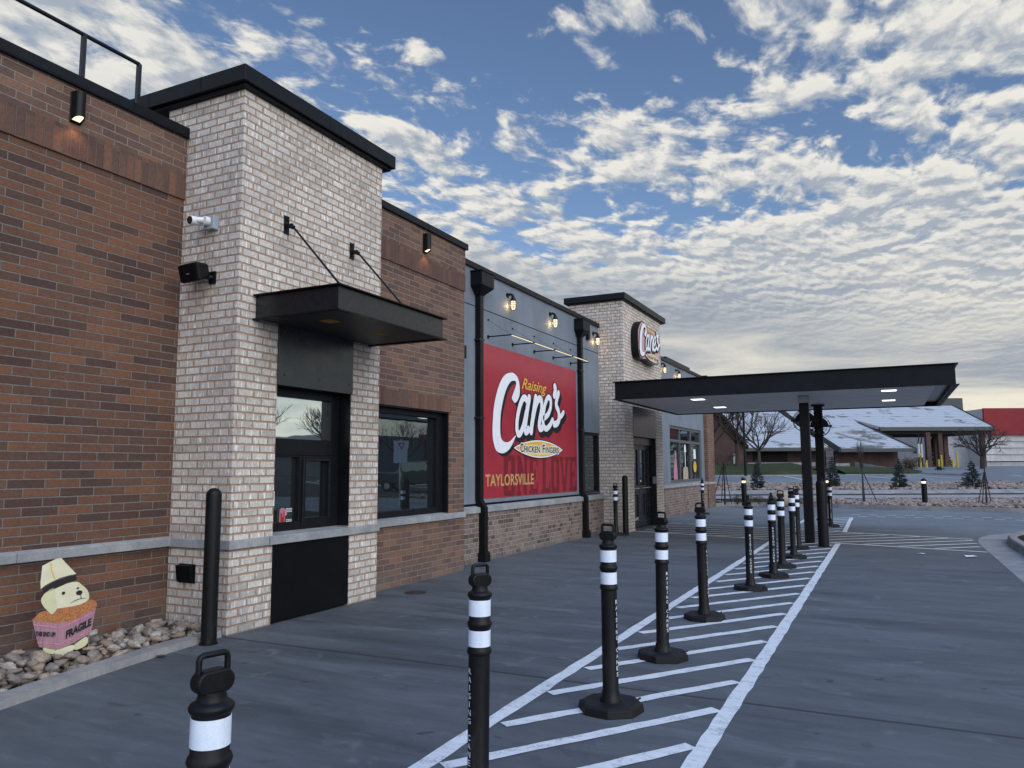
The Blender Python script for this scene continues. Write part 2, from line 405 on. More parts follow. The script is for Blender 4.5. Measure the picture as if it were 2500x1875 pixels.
M['bark_red'] = plain('reddish sapling bark', (.065,.036,.032), .85, .2, .3, 12)
M['twig'] = plain('grey brown twigs', (.05,.042,.04), .9, .1, .3, 6)
M['stake'] = plain('black stake', (.014,.015,.017), .5, .4)
def needles():
    t = NT('blue green needles'); P = t.pos(); a = t.noise(P, 7, 3, .6)
    return t.done(t.ramp(a, [(.3, (.035,.05,.05)), (.6, (.075,.1,.1)), (.8, (.125,.155,.155))]), .8, .2)
M['needles'] = needles()
M['leaf'] = plain('dull green leaves', (.04,.055,.03), .7, .3, .6, 9)
M['leaf_brown'] = plain('brown winter leaves', (.085,.06,.042), .8, .2, .5, 7)
M['leaf_dark'] = plain('dark evergreen leaves', (.02,.026,.02), .8, .2, .5, 3)
M['yellow'] = plain('yellow painted steel', (.5,.38,.05), .5, .4)
M['tubewhite'] = plain('white pneumatic tube', (.5,.5,.5), .5, .4)
M['store_white'] = stucco('white store wall', (.5,.5,.5))
M['store_red'] = plain('red store wall', (.22,.02,.026), .7, .3, .08, .4)
M['store_grey'] = plain('grey store wall', (.13,.135,.14), .8, .2, .1, .3)
M['soffit'] = plain('white metal soffit', (.8,.81,.82), .5, .35, .05, 2)
def woodsoffit():
    t = NT('dark board soffit'); P = t.pos(); s = t.n('SeparateXYZ', Vector=P).outputs
    f = t.math('FRACT', t.math('MULTIPLY', s[0], 11.0)); m = t.rng(f, .0, .09)
    c = t.mix(m, (.004,.004,.004), t.ramp(t.noise(t.scl(P, 30, 2, 1), 1.0, 4), [(.3, (.018,.015,.013)), (.7, (.035,.028,.024))]))
    return t.done(c, .5, .4)
M['wood'] = woodsoffit()
M['alum'] = plain('bronze aluminium frame', (.085,.088,.092), .45, .5, .1, 4)
M['frame'] = plain('black window frame', (.0065,.0072,.0095), .4, .22, .15, 4)
M['cam_white'] = plain('white camera housing', (.7,.71,.72), .4, .4, .04)
M['cam_grey'] = plain('grey junction box', (.3,.34,.38), .5, .4, .08)
M['galv'] = plain('pale metal', (.36,.37,.38), .35, .5, .12, 12, metal=.4)
M['hill'] = plain('brown winter hillside', (.075,.066,.06), .95, .1, .5, .15)
M['ground'] = plain('bare winter ground', (.09,.08,.065), .95, .1, .4, .3)
M['cream'] = plain('cream printed board', (.56,.54,.33), .5, .3, .07, 14)
M['cream_lite'] = plain('pale cream printed board', (.62,.6,.42), .5, .3, .07, 14)
M['crumb'] = plain('orange crumb print', (.36,.14,.05), .6, .3, .6, 90)
def cratemat():
    t = NT('mauve crate print'); P = t.opos()
    a = t.noise(t.scl(P, 160, 160, 4), 1.0, 3, .6)
    return t.done(t.ramp(a, [(.3, (.2,.105,.13)), (.5, (.33,.18,.215)), (.7, (.37,.21,.24))]), .55, .3)
M['crate'] = cratemat()
M['car_dark'] = plain('dark green car paint', (.02,.028,.027), .25, .6, .05)
M['car_blue'] = plain('blue car paint', (.04,.08,.16), .25, .6, .05)
M['tyre'] = plain('tyre rubber', (.015,.015,.015), .8, .3)
M['rose'] = plain('pink printed shirt', (.5,.2,.28), .5, .3, .35, 40)
M['tan'] = plain('tan broom head', (.4,.33,.24), .7, .3, .2, 30)
M['leafprint'] = plain('dark green poster', (.02,.04,.03), .4, .4, .4, 20)
M['sign_red'] = plain('red sign ink', (.4,.02,.025), .4, .4, .05)


# ------------------------------------------------------------------ camera, light, sky
cam = bpy.data.cameras.new('camera'); co = bpy.data.objects.new('camera', cam); COL.objects.link(co)
cam.sensor_width = 36; cam.lens = 26.8755; cam.clip_start = .05; cam.clip_end = 3000
pit, rol = .10899077, -.00456418
f = Vector((-math.sin(YAW)*math.cos(pit), math.cos(YAW)*math.cos(pit), math.sin(pit)))
r0 = Vector((math.cos(YAW), math.sin(YAW), 0)); u0 = r0.cross(f)
r2 = r0*math.cos(rol) + u0*math.sin(rol); u2 = -r0*math.sin(rol) + u0*math.cos(rol)
co.matrix_world = Matrix(((r2.x, u2.x, -f.x, 0), (r2.y, u2.y, -f.y, 0), (r2.z, u2.z, -f.z, 1.5), (0, 0, 0, 1)))
scene.camera = co
scene.view_settings.view_transform = 'Standard'; scene.view_settings.look = 'None'; scene.view_settings.exposure = 0
SUN_EL, SUN_AZ = rad(32), rad(118)      # azimuth measured from +Y towards +X
sl = bpy.data.lights.new('sun', 'SUN'); sl.energy = 2.0; sl.angle = rad(70); sl.color = (1, .97, .92)
so = bpy.data.objects.new('sun', sl); COL.objects.link(so)
so.rotation_euler = Vector((-math.sin(SUN_AZ)*math.cos(SUN_EL), -math.cos(SUN_AZ)*math.cos(SUN_EL), -math.sin(SUN_EL))).to_track_quat('-Z', 'Y').to_euler()

def make_world():
    w = bpy.data.worlds.new('World'); scene.world = w; w.use_nodes = True
    t = NT.__new__(NT); t.t = w.node_tree; t.t.nodes.clear(); t.mat = w
    out = t.t.nodes.new('ShaderNodeOutputWorld')
    sky = t.t.nodes.new('ShaderNodeTexSky'); sky.sky_type = 'NISHITA'; sky.sun_disc = False
    sky.sun_elevation = SUN_EL; sky.sun_rotation = SUN_AZ; sky.air_density = 1.0; sky.dust_density = .6; sky.ozone_density = 2.5
    d = t.n('TexCoord').outputs['Generated']
    x, y, z = t.n('SeparateXYZ', Vector=d).outputs
    zz = t.math('MAXIMUM', t.math('ADD', z, .035), .02)
    P = t.n('CombineXYZ', X=t.math('DIVIDE', x, zz), Y=t.math('DIVIDE', y, zz), Z=0.0).outputs[0]
    el = z                                   # sine of elevation
    rowp = t.scl(P, 1.25, .8, 1, rad(-28))
    wv = t.n('VectorMath', {'operation': 'ADD'}); t.link(rowp, wv.inputs[0])
    wn = t.n('TexNoise', Vector=P, Scale=1.3, Detail=2.0).outputs['Color']
    ws = t.n('VectorMath', {'operation': 'SCALE'}); t.link(wn, ws.inputs[0]); ws.inputs['Scale'].default_value = .22
    t.t.links.new(ws.outputs[0], wv.inputs[1]); Q = wv.outputs[0]
    wn1 = t.noise(P, 1.9, 4, .6)
    def dens(off):
        v = t.n('VectorMath', {'operation': 'ADD'}); t.link(Q, v.inputs[0]); v.inputs[1].default_value = off
        hi = t.noise(v.outputs[0], 11.0, 8, .58, .35)
        return t.math('ADD', t.math('MULTIPLY', t.noise(v.outputs[0], 3.3, 6, .55, .25), .66), t.math('MULTIPLY', hi, .34))
    SH = (4.7, 39.4, 0); BIGOFF = (36.2, 27.5, 0)
    n0 = dens(SH); n1 = dens((SH[0]-.03, SH[1]-.045, 0))
    bv = t.n('VectorMath', {'operation': 'ADD'}); t.link(P, bv.inputs[0]); bv.inputs[1].default_value = BIGOFF
    big = t.noise(bv.outputs[0], .5, 2, .5, .2)
    # coverage rises towards the horizon, broken by the large scale noise
    cov = t.rng(el, .6, .14, .005, .2)
    cov = t.math('ADD', cov, t.math('MULTIPLY', t.math('SUBTRACT', big, .5), .5))
    low = t.rng(el, .29, .17, smooth=True)
    cov = t.math('ADD', cov, t.math('MULTIPLY', low, .1))
    dn = t.math('ADD', n0, cov)
    alpha = t.rng(dn, .5, .6, smooth=True)
    thick = t.rng(t.math('ADD', dn, t.math('MULTIPLY', t.math('SUBTRACT', wn1, .5), .25)), .6, .95)
    lit = t.rng(t.math('SUBTRACT', n0, n1), -.05, .06)
    wht = t.mix(lit, (3.9, 4.4, 5.1), (8.4, 8.2, 7.6))
    gry = t.mix(lit, (2.8, 3.3, 4.1), (5.6, 5.8, 6.0))
    cloud = t.mix(t.math('MULTIPLY', thick, .85), wht, gry)
    # low grey bank with soft long streaks, warm and pale at the horizon
    st = t.noise(t.n('CombineXYZ', X=t.math('MULTIPLY', x, 2.2), Y=t.math('MULTIPLY', y, 2.2), Z=t.math('MULTIPLY', z, 17.0)).outputs[0], 1.3, 7, .62, .5)
    bank = t.ramp(st, [(.3, (2.9, 3.35, 4.0)), (.48, (3.7, 4.1, 4.6)), (.6, (4.7, 4.9, 5.1)), (.75, (6.0, 5.9, 5.6))])
    elb = t.math('ADD', el, t.rng(x, -.45, .1, .0, .11))
    cloud = t.mix(t.math('MULTIPLY', t.rng(elb, .32, .2, smooth=True), .9), cloud, bank)
    hz = t.rng(el, .12, .0, smooth=True)
    cloud = t.mix(t.math('MULTIPLY', hz, .55), cloud, (6.9, 6.5, 5.6))
    skyc = t.mix(1.0, sky.outputs[0], (1.14, 1.16, 1.22), 'MULTIPLY')
    # the clear upper sky and the sunlit clouds on the sun's side are brighter
    skyc = t.mix(1.0, skyc, t.ramp(el, [(.58, (1,1,1)), (.9, (2.3,3.72,5.15))]), 'MULTIPLY')
    sd = t.math('ADD', t.math('MULTIPLY', x, .7), t.math('MULTIPLY', y, -.75))
    cloud = t.mix(1.0, cloud, t.ramp(t.rng(sd, .0, .9), [(0, (1,1,1)), (1, (1.7,1.9,2.25))]), 'MULTIPLY')
    alpha = t.math('MAXIMUM', alpha, t.math('MULTIPLY', t.rng(elb, .3, .2, smooth=True), .95))
    wg = t.math('MULTIPLY', t.rng(el, .3, .06, smooth=True), t.rng(x, -.75, -.1, .25, 1.0))
    cloud = t.mix(t.math('MULTIPLY', wg, t.rng(st, .38, .62, .05, .9)), cloud, (9.0, 8.4, 7.0))
    c = t.mix(alpha, skyc, cloud)
    c = t.mix(t.rng(z, -.002, -.03), c, (1.2, 1.2, 1.2))
    bg = t.n('Background', Color=c, Strength=.1)
    t.t.links.new(bg.outputs[0], out.inputs[0])
make_world()

# ------------------------------------------------------------------ the setting
KERB = [(-6.3,28.6),(-6.0,29.4),(-5.4,30.5),(-4.1,30.75),(-2.6,30.65),(-1.7,30.3),(-.3,29.85),(1.1,29.5),(3.8,29.2),(8,29),(20,28.6),(48,28)]
H_TAB = [(-1e3,-.06),(31.9,-.06),(32.1,.16),(34.4,.2),(35.4,.22),(35.8,.38),(41.5,.58),(42,.58),(52,.84),(64,1.3),(75,1.4),(150,1.45),(2000,1.45)]
def hgt(dep):
    for (a, za), (b, zb) in zip(H_TAB, H_TAB[1:]):
        if dep <= b: return za + (zb-za)*(dep-a)/(b-a) if a > -999 else zb
    return 1.45
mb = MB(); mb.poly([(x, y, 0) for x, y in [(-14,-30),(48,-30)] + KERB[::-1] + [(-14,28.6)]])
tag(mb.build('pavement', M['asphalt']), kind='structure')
# base terrain to the horizon
mb = MB(); deps = [-400,-60,31.9,32.1,35.4,35.8,41.5,52,64,75,150,600,1800]; lats = [-1500,-60,0,20,40,60,100,1500]
for d in deps:
    for l in lats: mb.v.append(FW(l, d, hgt(d)-.03 if d > 32 else -.09))
nl = len(lats)
for i in range(len(deps)-1):
    for j in range(nl-1): mb.f.append([i*nl+j, i*nl+j+1, (i+1)*nl+j+1, (i+1)*nl+j]); mb.m.append(0)
tag(mb.build('ground', M['ground']), kind='structure')
def sheet(name, rows, mat, kind='structure', dz=0):
    """rows: list of equal-length point rows (lat, dep, z)"""
    mb = MB(); k = len(rows[0])
    for r in rows: mb.v += [FW(l, d, z+dz) for l, d, z in r]
    for i in range(len(rows)-1):
        for j in range(k-1): mb.f.append([i*k+j, i*k+j+1, (i+1)*k+j+1, (i+1)*k+j]); mb.m.append(0)
    return tag(mb.build(name, mat), kind=kind)
def band(name, l0, l1, ds, mat, dz=.0, nl=24, **k):
    return sheet(name, [[(l0+(l1-l0)*j/nl, d, hgt(d)) for j in range(nl+1)] for d in ds], mat, dz=dz, **k)
band('sidewalk', -5, 60, (32.2, 34.35), M['walk'], .012)
band('retaining_kerb', -5, 60, (35.35, 35.4, 35.8, 35.95), M['kerb'], .02)
band('grass_verge', -5, 60, (34.35, 35.35), M['gravel_bed'], .006)
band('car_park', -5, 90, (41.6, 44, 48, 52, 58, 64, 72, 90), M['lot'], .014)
def ext_kerb(off, z):   # kerb line moved outwards
    out = []
    for i, (x, y) in enumerate(KERB):
        a = KERB[max(i-1, 0)]; b = KERB[min(i+1, len(KERB)-1)]; dx, dy = b[0]-a[0], b[1]-a[1]; l = math.hypot(dx, dy)
        out.append((x-dy/l*off, y+dx/l*off, z))
    return out
mb = MB(); a, b, c2, d2 = ext_kerb(0, 0), ext_kerb(.02, .14), ext_kerb(.17, .14), ext_kerb(.17, -.05)
for s in (a, b, c2, d2): mb.v += s
k = len(KERB)
for i in range(3):
    for j in range(k-1): mb.f.append([i*k+j, i*k+j+1, (i+1)*k+j+1, (i+1)*k+j]); mb.m.append(0)
tag(mb.build('far_kerb', M['kerb'], smooth=False), kind='structure')
def unFW(x, y): return (x*math.cos(YAW)+y*math.sin(YAW), -x*math.sin(YAW)+y*math.cos(YAW))
mb = MB(); near = ext_kerb(.16, .115)
for p in near: mb.v.append(p)
for p in near:
    l, d = unFW(p[0], p[1]); mb.v.append(FW(l, 32.25, .165))
for j in range(k-1): mb.f.append([j, j+1, k+j+1, k+j]); mb.m.append(1 if near[j][0] < -1.9 else 0)
tag(mb.build('planting_bed', [M['gravel_bed'], M['soil']]), kind='structure')
# walk slab at the building corner
mb = MB(); p = [FW(7.0,30.0,.16), FW(8.15,29.75,.16), FW(8.2,30.5,.18), FW(7.0,30.8,.18)]; mb.poly(p)
tag(mb.build('corner_walk', M['walk']), kind='structure')
# rock mulch strips (uncountable)
ICO = [(0,0,1)] + [(.894*math.cos(rad(72*i)), .894*math.sin(rad(72*i)), .447) for i in range(5)] + [(.894*math.cos(rad(72*i+36)), .894*math.sin(rad(72*i+36)), -.447) for i in range(5)] + [(0,0,-1)]
ICF = [(0,1+i,1+(i+1) % 5) for i in range(5)] + [(1+i,6+i,1+(i+1) % 5) for i in range(5)] + [(1+(i+1) % 5,6+i,6+(i+1) % 5) for i in range(5)] + [(11,6+(i+1) % 5,6+i) for i in range(5)]
def rock(mb, p, s):
    q = R.random()*6.3; c, sn = math.cos(q), math.sin(q); sx, sy, sz = s*R.uniform(.7,1.3), s*R.uniform(.6,1), s*R.uniform(.4,.75)
    vs = []
    for x, y, z in ICO:
        j = R.uniform(.75,1.2); x, y, z = x*sx*j, y*sy*j, z*sz*j
        vs.append((p[0]+x*c-y*sn, p[1]+x*sn+y*c, p[2]+z))
    mb.add(vs, ICF)
mb = MB()
for i in range(2300):
    l = R.uniform(7.6, 27); d = R.uniform(35.95, 41.5)
    if l < 20 or R.random() < .9: rock(mb, FW(l, d, hgt(d)+.03), R.uniform(.07,.17))
tag(mb.build('gravel', M['rubble']), kind='stuff', label='pinkish rock mulch covering the far bank')
mb = MB()
for i in range(2300):
    l = R.uniform(10.6, 23); d = R.uniform(24, 32.1); x, y, _ = FW(l, d)
    for (x0, y0), (x1, y1) in zip(KERB, KERB[1:]):
        if x0 <= x <= x1:
            if y > y0+(y1-y0)*(x-x0)/(x1-x0)+.28: rock(mb, (x, y, .14), R.uniform(.06,.15))
tag(mb.build('gravel', M['rubble']), kind='stuff', label='pinkish rock mulch behind the far kerb')
# lawns in front of the bank
def mound(name, pts):
    mb = MB(); n = len(pts[0])
    for r in pts: mb.v += [FW(*p) for p in r]
    for i in range(len(pts)-1):
        for j in range(n-1): mb.f.append([i*n+j, i*n+j+1, (i+1)*n+j+1, (i+1)*n+j]); mb.m.append(0)
    return tag(mb.build(name, M['lawn'], smooth=True), kind='structure')
def lrow(l0, l1, d, zf, n=16): return [(l0+(l1-l0)*i/n, d+.25*math.sin(i*1.3), zf(i/n)) for i in range(n+1)]
mound('lawn', [lrow(6,21.2,52.3,lambda t:.86), lrow(6,21.2,53.4,lambda t:1.12+.05*math.sin(t*9)), lrow(6,21.5,56,lambda t:1.5+.05*math.sin(t*7)), lrow(6,21.8,60,lambda t:1.75+.06*math.sin(t*6+1)), lrow(6,22,68,lambda t:1.7)])
mound('lawn', [lrow(23.2,28.6,53.6,lambda t:1.03-.02*t), lrow(23.3,29.4,55,lambda t:1.25-.1*t), lrow(23.6,30,58,lambda t:1.55-.25*t), lrow(24,31,66,lambda t:1.62-.2*t)])
mb = MB()
for l0, l1, d, z in ((6,21.3,52.1,.84),(23.1,28.7,53.4,.86)):
    a = [FW(l0,d,z-.1),FW(l1,d,z-.1),FW(l1,d+.2,z-.1),FW(l0,d+.2,z-.1)]; mb.prism(a, [(p[0],p[1],p[2]+.2) for p in a])
a = [FW(28.6,53.4,.8),FW(30.3,50.5,.7),FW(30.7,50.5,.7),FW(29.0,54.5,.8)]; mb.prism(a, [(p[0],p[1],p[2]+.22) for p in a])
tag(mb.build('lot_kerb', M['kerb']), kind='structure')
mb = MB()
for l, d0, d1, sk in ((11.2,45,51.8,1.2),(17.2,45,51.8,1.0),(23.1,45.5,51.5,.4),(25.0,45.8,51.5,-.1),(27.4,46,52.5,-1.0),(33.0,50,52,.5),(37.0,52,54,.5)):
    mb.poly([FW(l,d0,hgt(d0)+.022),FW(l+.14,d0,hgt(d0)+.022),FW(l+.14+sk,d1,hgt(d1)+.022),FW(l+sk,d1,hgt(d1)+.022)])
tag(mb.build('lot_markings', M['paint']), kind='structure')

# right hand island with its gutter pan
def offs(pts, off):
    out = []
    for i, (x, y) in enumerate(pts):
        a = pts[max(i-1, 0)]; b = pts[min(i+1, len(pts)-1)]; dx, dy = b[0]-a[0], b[1]-a[1]; l = math.hypot(dx, dy); out.append((x+dy/l*off, y-dx/l*off))
    return out
ISL = smooth_loop([(1.93,-8),(1.93,6),(1.93,15.4),(1.94,17.2),(2.08,18.3),(2.5,19.2),(3.4,19.8),(6,20.2)], False, 5)
PANL = smooth_loop([(1.475,-8),(1.475,6),(1.48,15.4),(1.5,17.7),(1.76,19.3),(2.45,20.4),(3.5,20.95),(6,21.3)], False, 5)
mb = MB(); n = len(ISL)
for (x, y) in PANL: mb.v.append((x, y, .004))
for (x, y) in ISL: mb.v.append((x, y, .008))
for i in range(n-1): mb.f.append([i, n+i, n+i+1, i+1]); mb.m.append(0)
tag(mb.build('gutter_pan', M['pan']), kind='structure')
mb = MB(); rows = [[(x,y,.0) for x,y in ISL], [(x,y,.13) for x,y in offs(ISL,.025)], [(x,y,.15) for x,y in offs(ISL,.045)], [(x,y,.15) for x,y in offs(ISL,.16)], [(x,y,.05) for x,y in offs(ISL,.165)]]
for r in rows: mb.v += r
for i in range(4):
    for j in range(n-1): mb.f.append([i*n+j, (i+1)*n+j, (i+1)*n+j+1, i*n+j+1]); mb.m.append(0)
tag(mb.build('island_kerb', M['kerb']), kind='structure')
mb = MB(); mb.poly([(x,y,.1) for x,y in offs(ISL,.16)] + [(9,20,.1),(9,-8,.1)]); tag(mb.build('island_soil', M['soil']), kind='structure')

# painted markings
def stripe(mb, p, q, w, z=.004, step=.16, jit=.006):
    dx, dy = q[0]-p[0], q[1]-p[1]; L = math.hypot(dx, dy); n = max(2, int(L/step)); nx, ny = -dy/L, dx/L; b = len(mb.v)
    for i in range(n+1):
        t = i/n; x, y = p[0]+dx*t, p[1]+dy*t
        for s in (1, -1):
            o = w/2 + R.uniform(-jit, jit); mb.v.append((x+nx*o*s, y+ny*o*s, z))
    for i in range(n): mb.f.append([b+2*i, b+2*i+1, b+2*i+3, b+2*i+2]); mb.m.append(0)
mb = MB()
stripe(mb, (-2.2,-1), (-2.2,16.64), .1); stripe(mb, (-.965,-1), (-.965,16.33), .1)
stripe(mb, (-2.2,19.68), (-2.2,24.3), .1); stripe(mb, (-.99,19.25), (-1.06,24.7), .1)
tag(mb.build('lane_lines', M['paint']), kind='structure')
mb = MB(); SL = 1.39; y = 4.17-.69*7
def clipbar(mb, c, sl, xa, xb, lo, hi, w, z):
    xs = [xa+(xb-xa)*i/80 for i in range(81)]; xs = [x for x in xs if lo(x) < c+sl*x < hi(x)]
    if len(xs) > 4: stripe(mb, (xs[0]+R.uniform(0,.02), c+sl*(xs[0])), (xs[-1], c+sl*xs[-1]), w, z=z, step=.1)
while y < 16.9:
    clipbar(mb, y+2.12*SL, SL, -2.12, -1.035, lambda x: -2, lambda x: 16.55-(x+2.2)*.2653, .092, .0041); y += .69
y = 18.2
while y < 24.9: clipbar(mb, y+2.12*SL, SL, -2.12, -1.09, lambda x: 19.75-(x+2.2)*.35, lambda x: 24.75, .092, .0041); y += .72
tag(mb.build('hatch_lines', M['paint']), kind='structure')
mb = MB()
stripe(mb, (-5.4,20.73), (1.46,18.33), .085, z=.0082); stripe(mb, (-5.4,17.55), (1.46,15.73), .085, z=.0082)
yt = lambda x: 20.73-(x+5.4)*.35; yb = lambda x: 17.55-(x+5.4)*.2653
c = 14.8
while c < 25.5: clipbar(mb, c, .87, -5.35, 1.44, lambda x: yb(x)+.06, lambda x: yt(x)-.06, .075, .0078); c += .67
tag(mb.build('crosswalk', M['paint_thin']), kind='structure')
mb = MB()
for i in range(14):
    x = -1.45+.495*i; yy = 26.35-.03*abs(i-3)**1.3; stripe(mb, (x+.33, yy), (x+.58, yy), .09); stripe(mb, (x+.55, yy-.85), (x+.8, yy-.85), .09)
tag(mb.build('stop_dashes', M['paint_thin']), kind='structure')
mb = MB(); mb.lathe([(.0001,.005),(.13,.005),(.135,.003)], -5.23, 8.0, 20); tag(mb.build('manhole_cover', M['charcoal']), 'round dark metal cover set in the pavement near the pick-up window', 'manhole cover')
# low kerb and bed by the brick wall
BK = smooth_loop([(-4.72,1.0),(-4.93,2.3),(-5.09,3.06),(-5.27,3.9),(-5.37,4.5),(-5.42,4.9),(-5.46,5.2)], False, 5)
BI = [(x-.15*min(1,(5.25-y)*2)-.005, y) for x, y in BK]
mb = MB(); n = len(BK)
for r in ([(x,y,.0) for x,y in BK], [(x-.01,y,.055) for x,y in BK], [(x,y,.06) for x,y in BI], [(x,y,-.02) for x,y in BI]): mb.v += r
for i in range(3):
    for j in range(n-1): mb.f.append([i*n+j, i*n+j+1, (i+1)*n+j+1, (i+1)*n+j]); mb.m.append(0)
tag(mb.build('bed_kerb', M['kerb'], smooth=True), kind='structure')
mb = MB(); mb.poly([(x,y,.012) for x,y in BI] + [(-6.23,5.24,.012),(-6.23,1,.012)]); tag(mb.build('stone_bed', M['gravel_bed']), kind='structure')

# ------------------------------------------------------------------ the restaurant
B = thing('restaurant_building', 'long single storey restaurant of brown brick, white brick piers and blue grey panels', 'building', (-6.2, 5.0, 0))
def wall(name, X, y0, y1, z0, z1, mat, holes=(), t=.22, X2=None):
    """wall slab whose face is at X, cut by openings (y0,y1,z0,z1)"""
    ys = sorted({y0, y1} | {q for h in holes for q in h[:2] if y0 < q < y1}); zs = sorted({z0, z1} | {q for h in holes for q in h[2:] if z0 < q < z1})
    mb = MB(); xb = X-t if X2 is None else X2
    for a, b in zip(ys, ys[1:]):
        for c, d in zip(zs, zs[1:]):
            m = ((a+b)/2, (c+d)/2)
            if any(h[0] < m[0] < h[1] and h[2] < m[1] < h[3] for h in holes): continue
            mb.box(xb, X, a, b, c, d)
    return mb.build(name, mat, B)
def window(yr, zr, X, name='window', frame=.055, depth=.08, vbars=(), hbars=(), gm='glass', fm='frame', fr=None):
    y0, y1 = yr; z0, z1 = zr; fl, fR, fb, ft = fr or (frame,)*4
    mb = MB(); mb.box(X-depth, X, y0, y0+fl, z0, z1); mb.box(X-depth, X, y1-fR, y1, z0, z1)
    mb.box(X-depth, X, y0+fl, y1-fR, z0, z0+fb); mb.box(X-depth, X, y0+fl, y1-fR, z1-ft, z1)
    for v in vbars: mb.box(X-depth, X-.004, v-frame/2, v+frame/2, z0+fb, z1-ft)
    cuts = [y0+fl] + [c for v in vbars for c in (v-frame/2, v+frame/2)] + [y1-fR]
    for hb in hbars:
        for a, b in zip(cuts[::2], cuts[1::2]): mb.box(X-depth, X-.008, a, b, hb-frame/2, hb+frame/2)
    w = mb.build(name, M[fm], B, bevel=.004)
    g = MB(); g.poly([(X-depth*.7, y0+fl*.5, z0+fb*.5), (X-depth*.7, y1-fR*.5, z0+fb*.5), (X-depth*.7, y1-fR*.5, z1-ft*.5), (X-depth*.7, y0+fl*.5, z1-ft*.5)])
    go = g.build('glass', M[gm]); go.parent = w
    for v in go.data.vertices: v.co -= B.location
    return w
def sub(mb, name, mat, parent, **k):
    """a sub-part given in world coordinates"""
    o = mb.build(name, mat, None, **k); o.parent = parent
    for v in o.data.vertices: v.co -= B.location
    return o
# left brick wall
wall('brick_wall', -6.23, -1.0, 5.24, -.05, 4.19, M['brick_red'])
mb = MB(); mb.box(-6.45, -6.215, -1.0, 5.24, 4.45, 4.84, 0); mb.box(-6.45, -6.213, -1.0, 5.24, 4.19, 4.45, 1)
mb.build('brick_frieze', [M['brick_tan'], M['brick_soldier']], B)
MB().box(-6.5, -6.185, -1.0, 5.24, 4.84, 4.935).box(-6.2, -6.18, -1.0, 5.24, 4.825, 4.84).build('coping', M['coping'], B, bevel=.006)
mb = MB(); e = [-1.0, .35, 1.55, 2.75, 3.78, 5.236]
for a, b in zip(e, e[1:]): mb.prism([(-6.25,a+.002,.77),(-6.18,a+.002,.77),(-6.18,b-.002,.77),(-6.25,b-.002,.77)], [(-6.25,a+.002,.868),(-6.18,a+.002,.846),(-6.18,b-.002,.846),(-6.25,b-.002,.868)])
mb.build('sill', M['sill'], B, bevel=.005)
# white pier with the pick-up window
wall('white_pier', -5.45, 5.24, 7.5, -.05, 5.225, M['brick_white'], [(5.79, 6.97, -.05, 2.95)], X2=-6.5)
MB().box(-7.35, -5.36, 5.145, 7.66, 5.225, 5.385).box(-7.3, -5.4, 5.19, 7.62, 5.19, 5.225).build('coping', M['coping'], B, bevel=.006)
mb = MB()
mb.box(-6.2, -5.45, 5.215, 5.24, .765, .848); mb.box(-5.45, -5.42, 5.215, 5.72, .765, .848)
mb.box(-5.45, -5.425, 7.04, 7.52, .765, .852)
mb.prism([(-5.66,5.722,.765),(-5.405,5.722,.765),(-5.405,7.038,.765),(-5.66,7.038,.765)], [(-5.66,5.722,.868),(-5.405,5.722,.846),(-5.405,7.038,.846),(-5.66,7.038,.868)])
mb.build('sill', M['sill'], B, bevel=.005)
MB().box(-5.5, -5.441, 5.792, 6.968, .02, .763).build('lower_panel', M['black_matt'], B, bevel=.003)
mb = MB().box(-5.5, -5.43, 5.785, 6.975, 2.335, 2.96)
for y, z in ((5.87,2.44),(6.4,2.44),(6.9,2.44)): mb.box(-5.43, -5.427, y-.008, y+.008, z-.008, z+.008, 1)
mb.build('upper_panel', [M['panel_grey'], M['black_matt']], B, bevel=.002)
# dark reveals and room behind
mb = MB(); mb.box(-5.75, -5.455, 5.775, 5.79, .85, 2.34); mb.box(-5.75, -5.452, 6.955, 6.97, .868, 2.34); mb.box(-5.75, -5.455, 5.79, 6.955, 2.335, 2.345)
mb.build('window_reveal', M['frame'], B)
w = window((5.80, 6.952), (1.64, 2.335), -5.6, 'transom_window', frame=.06, gm='glass_bright', fr=(.06,.14,.17,.085))
w2 = window((5.80, 6.36), (.868, 1.638), -5.6, 'pickup_window', frame=.05, fr=(.05,.045,.085,.02))
w3 = window((6.36, 6.952), (.868, 1.638), -5.595, 'sliding_window', frame=.06, fr=(.055,.155,.11,.06))
mb = MB(); mb.box(-5.595, -5.585, 6.36, 6.38, .95, 1.6); mb.box(-5.595, -5.583, 6.78, 6.8, .95, 1.6); mb.box(-5.595, -5.585, 6.4, 6.78, 1.585, 1.6)
sub(mb, 'slide_track', M['charcoal'], w3)
# printed stickers on the pick-up glass
mb = MB(); X = -5.6-.056+.002
def q(mb, y0, y1, z0, z1, mi, x=X): mb.poly([(x,y0,z0),(x,y1,z0),(x,y1,z1),(x,y0,z1)], mi)
q(mb, 5.84, 6.018, 1.12, 1.27, 0); q(mb, 5.85, 6.008, 1.195, 1.262, 1, X+.001)
for i, (txt, y0, y1, z0, z1) in enumerate((('SMILE', 5.86, 5.995, 1.234, 1.256), ('CAMERA', 5.86, 5.995, 1.2, 1.222))):
    vs, fs = fit(text2d(txt, 1, .02), y0, y1, z0, z1); mb.add([(X+.002, u, v) for u, v in vs], fs, 0)
mb.poly([(X+.001, 5.955+.038*math.cos(a*.52), 1.157+.026*math.sin(a*.52)) for a in range(12)], 2)
sub(mb, 'camera_sticker', [M['white_ink'], M['sign_red'], M['cam_grey']], w2)
mb = MB(); q(mb, 6.06, 6.285, .925, 1.1, 3)
mb.poly([(X+.001, y, z) for y, z in ((6.095,.935),(6.175,.935),(6.177,1.02),(6.19,1.012),(6.208,1.035),(6.185,1.08),(6.155,1.095),(6.118,1.095),(6.095,1.08))], 0)
